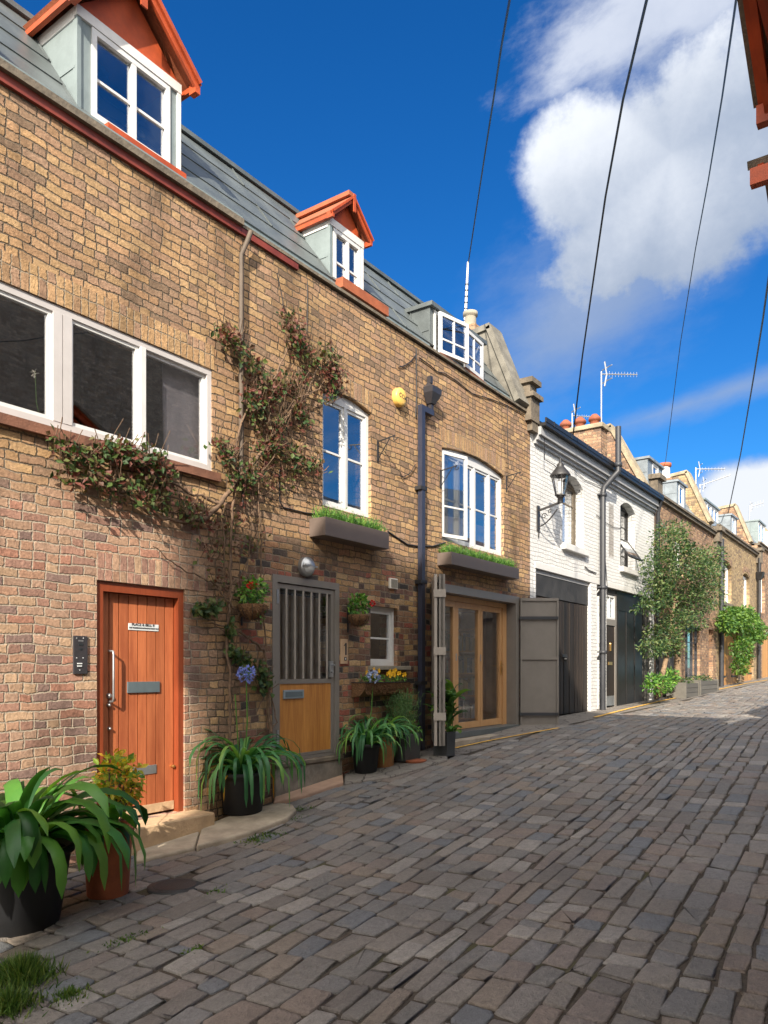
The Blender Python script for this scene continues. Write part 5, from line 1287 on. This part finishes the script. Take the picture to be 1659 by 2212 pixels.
b.hexa([(g.x - w_, cy - w_, zb), (g.x + w_, cy - w_, zb), (g.x + w_, cy + w_, zb), (g.x - w_, cy + w_, zb), (g.x - w_ * 1.12, cy - w_ * 1.12, zb + hh), (g.x + w_ * 1.12, cy - w_ * 1.12, zb + hh), (g.x + w_ * 1.12, cy + w_ * 1.12, zb + hh), (g.x - w_ * 1.12, cy + w_ * 1.12, zb + hh)]); b.build('planter', M['pot_slate'], t)
b = MB(); rl = random.Random(6)
for _ in range(560):
    a = rl.uniform(0, 6.28); e = R(rl.uniform(40, 88)); p = Vector((g.x + rl.gauss(0, .10), cy + rl.gauss(0, .08), zb + hh + rl.uniform(-.02, .42))); d = Vector((math.cos(a) * math.cos(e), math.sin(a) * math.cos(e), math.sin(e)))
    L = rl.uniform(.12, .26); m = int(L / .022)
    for j in range(m):
        q = p + d * (j * .022); v = (d + Vector((rl.gauss(0, .7), rl.gauss(0, .7), rl.gauss(.1, .5)))).normalized(); b.leaf(q, v, (rl.gauss(0, 1), rl.gauss(0, 1), 1), .034, .008, rl.random())
b.build('foliage', M['leaf_rosemary'], t)
b = MB()
blob_leaves(b, (g.x + .10, cy - .12, zb + hh), (.12, .10, .16), 120, .05, .03, rl); b.build('trailing_leaves', M['leaf_bush'], t)
MB().lathe((g.x - .02, g.y - .08, zb - .035), [(.12, 0), (.14, .03), (.145, .05), (.02, .045)], 20).build('saucer', M['terracotta'], t)
g = G(979, 1635); k = kof(g); zb = gz(g.x) + .01
t = thing('canna_planter', 'square slate planter of upright bright leafy stems before the open steel leaf', 'potted plant', (g.x, g.y + .14, zb))
w_ = 20 / k * .92; cy = g.y + .14; hh = 52 / k
b = MB(); b.hexa([(g.x - w_ * .9, cy - w_ * .9, zb), (g.x + w_ * .9, cy - w_ * .9, zb), (g.x + w_ * .9, cy + w_ * .9, zb), (g.x - w_ * .9, cy + w_ * .9, zb), (g.x - w_, cy - w_, zb + hh), (g.x + w_, cy - w_, zb + hh), (g.x + w_, cy + w_, zb + hh), (g.x - w_, cy + w_, zb + hh)]); b.build('planter', M['pot_slate'], t)
b = MB(); bs = MB(); rl = random.Random(17)
for i in range(16):
    q = Vector((g.x + rl.uniform(-.10, .10), cy + rl.uniform(-.08, .08), zb + hh - .02)); H = rl.uniform(.3, .68); top = q + Vector((rl.gauss(.03, .05), rl.gauss(0, .05), H)); bs.tube([q, (q + top) / 2, top], .007, 5)
    for j in range(4):
        u = q.lerp(top, .35 + .2 * j); strap(b, u, 1, rl.uniform(.20, .32), .085, rl, 0, (35, 75), .9, 5)
strap(b, (g.x + .05, cy - .08, zb + hh), 8, .22, .07, rl, .1, (20, 60), 1.2, 5)
b.build('leaves', M['leaf_lime'], t); bs.build('stem', M['leaf_lime'], t)

# window boxes
def wbox(label, x0, x1, z0, z1, seed):
    t = thing('window_box', label, 'window box', ((x0 + x1) / 2, 0, z0), 'upstairs window boxes'); o = .24
    b = MB(); b.box(x0, x1, -o, -o + .025, z0, z1); b.box(x0, x0 + .025, -o + .025, -.002, z0, z1); b.box(x1 - .025, x1, -o + .025, -.002, z0, z1); b.box(x0 + .025, x1 - .025, -o + .025, -.002, z0, z0 + .03)
    b.build('box', M['planter_brown'], t, bevel=.004)
    MB().box(x0 + .026, x1 - .026, -o + .026, -.003, z0 + .031, z1 - .025).build('soil', M['soil'], t)
    b = MB(); rl = random.Random(seed); n = int(820 * (x1 - x0) / 1.3)
    for _ in range(n):
        p = Vector((rl.uniform(x0 + .04, x1 - .04), rl.uniform(-o + .03, -.03), z1 - .03)); a = rl.uniform(0, 6.28); e = R(rl.uniform(48, 89)); L = rl.uniform(.08, .20)
        d = Vector((math.cos(a) * math.cos(e), math.sin(a) * math.cos(e), math.sin(e))); b.leaf(p, d, (rl.gauss(0, 1), -1, .3), L, .010, rl.random())
        for _k in range(3): q = p + d * L * rl.uniform(.4, .95); b.leaf(q, (d + Vector((rl.gauss(0, .8), rl.gauss(0, .8), rl.gauss(0, .4)))), (0, -1, .4), .038, .009, rl.random())
    b.build('herbs', M['leaf_bush'], t)
wbox('brown window box of low green herbs under the two-light window', 6.66, 7.92, 3.13, 3.34, 1)
wbox('brown window box of low green herbs under the four-light window', 9.48, 11.72, 3.12, 3.30, 2)
# trough under the little sash window
x0, z1 = F(787, 1470, .2); x1, z0 = F(884, 1500, .2); z1 = F(830, 1474, .2)[1]; z0 = F(830, 1502, .2)[1]
t = thing('wall_trough', 'coir lined wall trough of yellow pansies under the little sash window', 'planter', ((x0 + x1) / 2, 0, z0))
b = MB(); n = 6
b.prism([(x0, -.003, z1), (x0, -.22, z1), (x0, -.21, z1 - .08), (x0, -.13, z0), (x0, -.003, z0 - .02)], (x1 - x0, 0, 0)); rl = random.Random(2)
for _ in range(700): p = Vector((rl.uniform(x0, x1), -.205 - rl.random() * .012, rl.uniform(z0 + .03, z1))); b.leaf(p, (rl.gauss(0, 1), rl.gauss(-.3, .3), rl.gauss(0, .6)), (0, -1, 0), .04, .010, rl.random())
b.build('liner', M['coir'], t)
b = MB(); b.bar((x0 - .01, -.225, z1), (x1 + .01, -.225, z1), .012, .012); b.bar((x0, -.225, z1), (x0, 0, z1), .012, .012); b.bar((x1, -.225, z1), (x1, 0, z1), .012, .012); b.build('rim', M['black_iron'], t)
b = MB(); fy = MB(); 
for i in range(9): xx = x0 + .06 + (x1 - x0 - .12) * i / 8; blob_leaves(b, (xx, -.12, z1 + .03), (.06, .08, .06), 46, .038, .024, rl)
b.build('foliage', M['leaf_bush'], t)
for i in range(20):
    xx = rl.choice([rl.uniform(x0 + .08, x0 + .36), rl.uniform(x1 - .55, x1 - .1)]); c = Vector((xx, -.14 - rl.random() * .08, z1 + .08 + rl.random() * .08))
    fy = MB()
    for q in range(5): a = q * 1.257; fy.leaf(c, (math.cos(a), -.25, math.sin(a)), (0, -1, 0), .036, .034, rl.random())
    fy.build('flower', M['petal_yellow'], t)
# hanging baskets
def basket(label, px, py, rad, red, seed, up=.12):
    x, z = F(px, py, .16); c = Vector((x, -.165, z)); rl = random.Random(seed); t = thing('hanging_basket', label, 'hanging basket', c, 'wall baskets')
    b = MB(); b.lathe(c, [(.02, -rad * .95), (rad * .5, -rad * .85), (rad * .85, -rad * .5), (rad, 0), (rad * .9, .01), (.02, .0)], 18)
    for _ in range(260):
        a = rl.uniform(0, 6.28); e = rl.uniform(-1.4, 0); q = Vector((math.cos(a) * math.cos(e), math.sin(a) * math.cos(e), math.sin(e) * .92)) * rad; b.leaf(c + q, (q.normalized() + Vector((rl.gauss(0, 1), rl.gauss(0, 1), rl.gauss(0, 1)))), q, .035, .010, rl.random())
    b.build('liner', M['coir'], t)
    b = MB()
    for i in range(8): a = i * .785; b.tube([c + Vector((math.cos(a), math.sin(a), 0)) * (rad * math.cos(e)) * 1.04 + Vector((0, 0, -rad * .95 * math.sin(e) * 1.03)) for e in (0, .4, .8, 1.2, 1.5)], .004, 4)
    b.box(c.x - .01, c.x + .01, -.012, -.002, c.z - .2, c.z + .12); b.bar((c.x, -.01, c.z + .03), (c.x, -.06, c.z), .012, .012); b.build('wire_frame', M['black_iron'], t)
    b = MB(); blob_leaves(b, c + Vector((0, 0, up)), (rad * 1.15, rad * 1.0, up + .04), 300, .052, .040, rl); blob_leaves(b, c + Vector((.02, -.08, -.10)), (rad * .5, .05, .10), 24, .04, .02, rl); b.build('foliage', M['leaf_bush'], t)
    for (qx, qy) in red:
        f0 = FP(qx, qy, .20); b = MB()
        for _ in range(44): v = Vector((rl.gauss(0, 1), rl.gauss(0, 1), rl.gauss(0, .6))).normalized(); b.leaf(f0 + v * .022, v, (rl.gauss(0, 1), rl.gauss(0, 1), 1), .026, .024, rl.random())
        b.build('flower', M['petal_red'], t)
basket('wall basket with red geranium head left of the stable door', 545, 1308, .15, [(547, 1262), (541, 1265)], 3, .13)
basket('wall basket of bright green leaves between stable door and little sash', 773, 1330, .13, [(804, 1303)], 5, .12)

# ------------------------------------------------------------------ climber on the tan brick
t = thing('climbing_vine', 'straggly green and red leaved climber spreading over the tan brick wall', 'climber', (Fx(580), 0, gz(6)))
bs = MB(); rl = random.Random(41)
def stem(px, r0, r1, o=.05, mb=None):
    mb = mb or bs; P_ = [FP(a, c, o + rl.uniform(-.012, .02)) for a, c in px]; pts = []
    for i in range(len(P_) - 1):
        for s in range(4): q = P_[i].lerp(P_[i + 1], s / 4); pts.append(q + Vector((rl.gauss(0, .008), rl.gauss(0, .006), rl.gauss(0, .008))))
    pts.append(P_[-1]); n = len(pts); mb.tube(pts, [r0 + (r1 - r0) * i / (n - 1) for i in range(n)], 6)
stem([(588, 1650), (584, 1588), (581, 1540), (579, 1489), (576, 1440), (573, 1408), (552, 1390), (527, 1372), (509, 1357), (483, 1352), (438, 1346)], .022, .008)
stem([(494, 1620), (495, 1560), (496, 1494), (496, 1440), (490, 1398), (492, 1350), (498, 1290), (498, 1227), (500, 1150), (505, 1090), (512, 1040)], .016, .014)
stem([(509, 1319), (483, 1289), (471, 1267), (444, 1251), (411, 1237), (370, 1215), (330, 1180)], .012, .005)
stem([(440, 1121), (475, 1086), (505, 1046), (550, 996), (590, 941), (620, 901), (650, 876), (672, 830), (690, 790)], .028, .008, .07)
stem([(440, 1121), (400, 1130), (350, 1120), (290, 1085), (230, 1050), (160, 1020), (112, 1010)], .020, .005, .06)
stem([(475, 1086), (420, 1070), (360, 1040), (300, 1010), (240, 985), (150, 960), (110, 945)], .014, .004, .06)
stem([(505, 1046), (510, 990), (515, 930), (540, 870), (560, 820), (545, 780), (500, 735), (474, 708)], .014, .005, .06)
stem([(590, 941), (570, 880), (590, 820), (620, 760), (622, 700), (616, 668)], .012, .005, .06)
stem([(620, 901), (640, 860), (690, 840), (724, 800), (715, 750)], .010, .004, .08)
stem([(565, 1230), (562, 1150), (560, 1060), (552, 996)], .010, .007)
stem([(485, 1250), (484, 1180), (480, 1120), (476, 1088)], .009, .007)
stem([(530, 1240), (540, 1160), (548, 1080), (540, 1010)], .007, .006)
stem([(573, 1408), (569, 1330), (566, 1280), (562, 1228)], .009, .007)
stem([(552, 1540), (575, 1500), (579, 1480)], .007, .006); stem([(584, 1588), (596, 1560), (588, 1510), (579, 1489)], .008, .006)
bl = MB()
def spray(poly, rad, n, o0=.03, o1=.20, L=.062, w=.046, lo=.0, hi=1.0, twigs=10, mb=None):
    mb = mb or bl; n = int(n * 1.35); twigs = int(twigs * 1.8); seg = list(zip(poly, poly[1:])) or [(poly[0], poly[0])]
    lens = [math.hypot(b_[0] - a_[0], b_[1] - a_[1]) + .01 for a_, b_ in seg]
    for i in range(n):
        (a_, b_) = rl.choices(seg, lens)[0]; u = rl.random(); px = a_[0] + (b_[0] - a_[0]) * u + rl.gauss(0, rad * .5); py = a_[1] + (b_[1] - a_[1]) * u + rl.gauss(0, rad * .5)
        o = o0 + (o1 - o0) * rl.random() ** 1.3; p = FP(px, py, o); d = Vector((rl.gauss(.1, .8), rl.gauss(-.35, .45), rl.gauss(-.25, .7)))
        mb.leaf(p, d, (rl.gauss(0, .5), -1, rl.gauss(.4, .5)), L * rl.uniform(.5, 1.35), w * rl.uniform(.5, 1.35), lo + (hi - lo) * rl.random())
    for i in range(twigs):
        (a_, b_) = rl.choices(seg, lens)[0]; u = rl.random(); px = a_[0] + (b_[0] - a_[0]) * u; py = a_[1] + (b_[1] - a_[1]) * u
        p = FP(px + rl.gauss(0, rad * .3), py + rad * .8, .03); q = p + Vector((rl.gauss(-.05, .10), -rl.uniform(.05, .2), rl.uniform(.05, .30))); bs.tube([p, (p + q) / 2 + Vector((rl.gauss(0, .02), -.01, 0)), q], .004, 4, cap=False)
for a in (([(110, 945), (180, 985), (260, 975), (345, 990)], 26, 250), ([(120, 1000), (190, 1030), (250, 1045), (310, 1060), (355, 1090)], 30, 230), ([(220, 960), (300, 985), (345, 1010), (355, 1050)], 26, 240),
          ([(390, 1095), (435, 1110)], 26, 50), ([(474, 708), (500, 735), (530, 770), (560, 805), (578, 862)], 20, 210), ([(616, 672), (626, 715), (650, 748), (690, 782)], 19, 190), ([(702, 748), (722, 790), (726, 830), (700, 862)], 22, 170),
          ([(548, 880), (600, 830), (655, 800)], 30, 110), ([(535, 840), (560, 905)], 24, 90), ([(645, 870), (655, 925)], 17, 80), ([(555, 965), (615, 960), (645, 1005)], 26, 150), ([(460, 950), (490, 975), (500, 1010)], 18, 90), ([(505, 1035), (560, 1020)], 22, 100), ([(590, 945), (612, 900)], 14, 50), ([(650, 985), (690, 1020)], 20, 50)):
    spray(*a, lo=.0, hi=1.0, twigs=12)
for a in (([(480, 705), (505, 735)], 16, 40), ([(640, 690), (650, 750)], 16, 50), ([(705, 790), (730, 840)], 18, 70), ([(560, 860), (620, 840)], 24, 40), ([(255, 975), (330, 1010)], 22, 30)): spray(*a, lo=.75, hi=1.0, twigs=2)
for a in (([(425, 1318), (470, 1306)], 14, 90), ([(498, 1348), (492, 1370)], 10, 36), ([(498, 1400), (520, 1425), (545, 1440)], 14, 90), ([(560, 1440), (572, 1470), (575, 1490)], 14, 90)): spray(*a, o0=.02, o1=.14, L=.07, w=.055, lo=.0, hi=.5, twigs=4)
for a in (([(350, 1060), (420, 1120), (480, 1130), (540, 1110)], 34, 150), ([(430, 1180), (490, 1190), (560, 1170)], 30, 90), ([(520, 1060), (600, 1040), (660, 1010)], 30, 130), ([(560, 900), (600, 960), (560, 1010)], 30, 120), ([(600, 840), (640, 830)], 26, 80), ([(440, 1240), (500, 1260), (560, 1250)], 22, 50)): spray(*a, o0=.02, o1=.10, L=.05, w=.034, lo=.3, hi=1.0, twigs=5)
bs.build('stems', M['twig'], t); bl.build('leaves', M['leaf_vine'], t)

# ------------------------------------------------------------------ greenery further up the mews
def pxblob(mb, px, py, rx, ry, o, do, n, L, w, rl):
    x, z = F(px, py, o); v = VPX - px; d = D - o; k = v * CT / d; kx = v * v * CT * CT / (FPX * d)
    blob_leaves(mb, (x, -o, z), (rx / kx * .9, do, ry / k), n, L, w, rl)
rl = random.Random(77)
t = thing('climbing_tree', 'tall leafy tree trained against the brown brick house past the white one', 'tree', (Fx(1432), -.5, gz(21)))
b = MB()
for (px, py, rx, ry, n) in ((1452, 1178, 40, 38, 620), (1492, 1212, 55, 42, 900), (1428, 1232, 33, 48, 620), (1470, 1272, 55, 45, 900), (1522, 1236, 32, 50, 620), (1541, 1208, 17, 38, 300), (1418, 1288, 26, 36, 420), (1502, 1300, 42, 32, 560), (1537, 1282, 20, 38, 340), (1432, 1375, 36, 36, 620), (1462, 1338, 28, 24, 320), (1456, 1143, 24, 18, 200), (1494, 1346, 20, 20, 200), (1402, 1312, 14, 14, 120), (1415, 1400, 20, 22, 200), (1450, 1400, 16, 20, 160)):
    pxblob(b, px, py, rx, ry, rl.uniform(.35, .75), .42, int(n * 1.75), .085, .046, rl)
b.build('crown', M['leaf_tree'], t)
b = MB(); p = [FP(a, c, o_) for a, c, o_ in ((1428, 1500, .5), (1430, 1460, .5), (1440, 1420, .48), (1446, 1380, .45), (1452, 1330, .4), (1462, 1270, .4), (1475, 1220, .4), (1470, 1170, .4))]
b.tube(p, [.07, .065, .06, .055, .05, .04, .03, .02], 7)
for q in ([(1452, 1330), (1430, 1290), (1420, 1240)], [(1462, 1270), (1500, 1250), (1535, 1220)], [(1446, 1380), (1430, 1370)], [(1458, 1300), (1500, 1300), (1530, 1285)]): b.tube([FP(a, c, .42) for a, c in q], [.035, .025, .012], 6)
b.build('trunk', M['bark'], t)
t = thing('old_stem', 'thick bare climber trunk leaning on the brown brick beside the glazed door', 'tree', (Fx(1470), -.2, gz(23)))
MB().tube([FP(a, c, .2) for a, c in ((1476, 1508), (1468, 1480), (1464, 1450), (1464, 1415), (1460, 1380), (1456, 1345))], [.17, .12, .10, .09, .08, .06], 9).build('trunk', M['bark'], t)
t = thing('bush', 'low light green bush at the foot of the climbing tree', 'bush', (Fx(1428, .5), -.6, gz(21)))
b = MB(); pxblob(b, 1424, 1478, 28, 22, .6, .3, 700, .085, .05, rl); pxblob(b, 1446, 1462, 16, 16, .5, .2, 200, .11, .06, rl); pxblob(b, 1405, 1472, 9, 14, .6, .1, 60, .11, .06, rl); b.build('foliage', M['leaf_bush'], t)
b = MB(); [b.tube([FP(1422 + rl.uniform(-6, 6), 1508, .6), FP(1424 + rl.uniform(-22, 22), 1475, .6)], .012, 5) for _ in range(7)]; b.build('stem', M['bark'], t)
t = thing('climbing_vine', 'dense bright green climber hanging over the orange garage doors', 'climber', (Fx(1600), -.3, gz(31)))
b = MB()
for (px, py, rx, ry, n) in ((1590, 1338, 34, 28, 620), (1570, 1344, 16, 28, 300), (1620, 1348, 28, 32, 560), (1640, 1366, 14, 20, 240), (1603, 1402, 20, 34, 420), (1600, 1440, 13, 18, 200), (1608, 1322, 12, 14, 120), (1630, 1378, 20, 12, 150)):
    pxblob(b, px, py, rx, ry, .4, .30, int(n * 1.8), .125, .08, rl)
b.build('leaves', M['leaf_lime'], t)
b = MB(); b.tube([FP(a, c, .2) for a, c in ((1605, 1474), (1604, 1430), (1606, 1390), (1595, 1350))], .05, 6); b.build('stems', M['bark'], t)
for (xa, xb, yb, lb) in ((1481, 1510, 1498, 'low weathered planter box under the glazed grey door'), (1513, 1551, 1491, 'long weathered planter box by the black downpipe of the brown house')):
    p, q = G(xa, yb), G(xb, yb); z = gz(p.x); y_ = -.62
    x0, x1 = Fx(xa, .62), Fx(xb, .62); t = thing('wooden_planter', lb, 'planter', ((x0 + x1) / 2, y_, gz(x0)), 'planters by the brown house'); z = gz(x0) + .0
    b = MB()
    for i in range(3): b.box(x0 + .005 * i, x1 - .005 * i, y_, y_ + .48, z + .02 + i * .125, z + .135 + i * .125, rl.random())
    for xx in (x0, x1 - .06): b.box(xx - .01, xx + .07, y_ - .02, y_ + .5, z, z + .42)
    b.build('box', M['wood_grey'], t)
    b = MB()
    for i in range(3): blob_leaves(b, (x0 + (x1 - x0) * (i + .5) / 3, y_ + .24, z + .45), ((x1 - x0) / 6, .15, .10), 70, .08, .035, rl)
    b.build('foliage', M['leaf_tree'], t)
# weeds and moss at the lower left
rl = random.Random(55); b = MB(); c0 = G(45, 2120); c1 = G(150, 2150); c2 = G(20, 2180)
for (c, rad, n, h) in ((c0, .17, 1500, .16), (c1, .12, 350, .05), (c2, .14, 900, .12)):
    for _ in range(n):
        a = rl.uniform(0, 6.28); q = abs(rl.gauss(0, .55)) * rad; p = Vector((c.x + math.cos(a) * q, c.y + math.sin(a) * q, gz(c.x) - .01)); L = h * rl.uniform(.4, 1.1) * (1.15 - q / rad * .4)
        d = Vector((rl.gauss(0, .45), rl.gauss(0, .45), 1)); b.leaf(p, d, (rl.gauss(0, 1), rl.gauss(0, 1), .2), L, .006 + .004 * rl.random(), rl.random())
o = b.build('grass', M['grass_blade']); o['kind'] = 'stuff'
tag(o, 'tufts of grass and weeds growing between the cobbles at lower left', 'grass')
b = MB()
for (px, py, n, rad) in ((595, 1800, 160, .16), (560, 1812, 160, .14), (640, 1765, 120, .12), (300, 2020, 90, .10), (470, 1925, 60, .08), (660, 1745, 100, .1), (420, 2050, 60, .06), (250, 2035, 80, .1)):
    c = G(px, py)
    for _ in range(n): p = Vector((c.x + rl.gauss(0, rad * .7), c.y + rl.gauss(0, rad * .35), gz(c.x) - .012)); b.leaf(p, (rl.gauss(0, .8), rl.gauss(0, .8), .8), (rl.gauss(0, 1), rl.gauss(0, 1), 1), .035 * rl.uniform(.5, 1.3), .012, rl.random())
o = b.build('moss', M['grass_blade']); o['kind'] = 'stuff'; tag(o, 'moss and tiny weeds along the kerb and in the joints', 'moss')

q = FP(78, 868, -.14); t = thing('houseplant', 'small houseplant with a pale flower sprig inside the wide strip window', 'houseplant', (q.x, .14, wz0))
b = MB().lathe((q.x + .05, .14, wz0 + .001), [(.045, 0), (.06, .09), (.05, .09), (.01, .08)], 14); b.build('pot', M['sign_white'], t)
b = MB(); rl = random.Random(12); strap(b, (q.x + .06, .14, wz0 + .09), 7, .16, .07, rl, .02, (25, 75), 1.0, 5, (-1.2, 1.2)); b.build('leaves', M['leaf_lime'], t)
b = MB().tube([(q.x + .04, .14, wz0 + .08), (q.x + .0, .135, wz0 + .22), FP(76, 802, -.13)], .004, 5); b.build('flower_stalk', M['leaf_lime'], t)
b = MB(); p = FP(74, 806, -.13)
for _ in range(14): v = Vector((rl.gauss(0, 1), rl.gauss(0, 1), rl.gauss(0, 1))).normalized(); b.leaf(p + v * .012, v, (0, 0, 1), .03, .02, rl.random())
b.build('flower', M['blind_cream'], t)
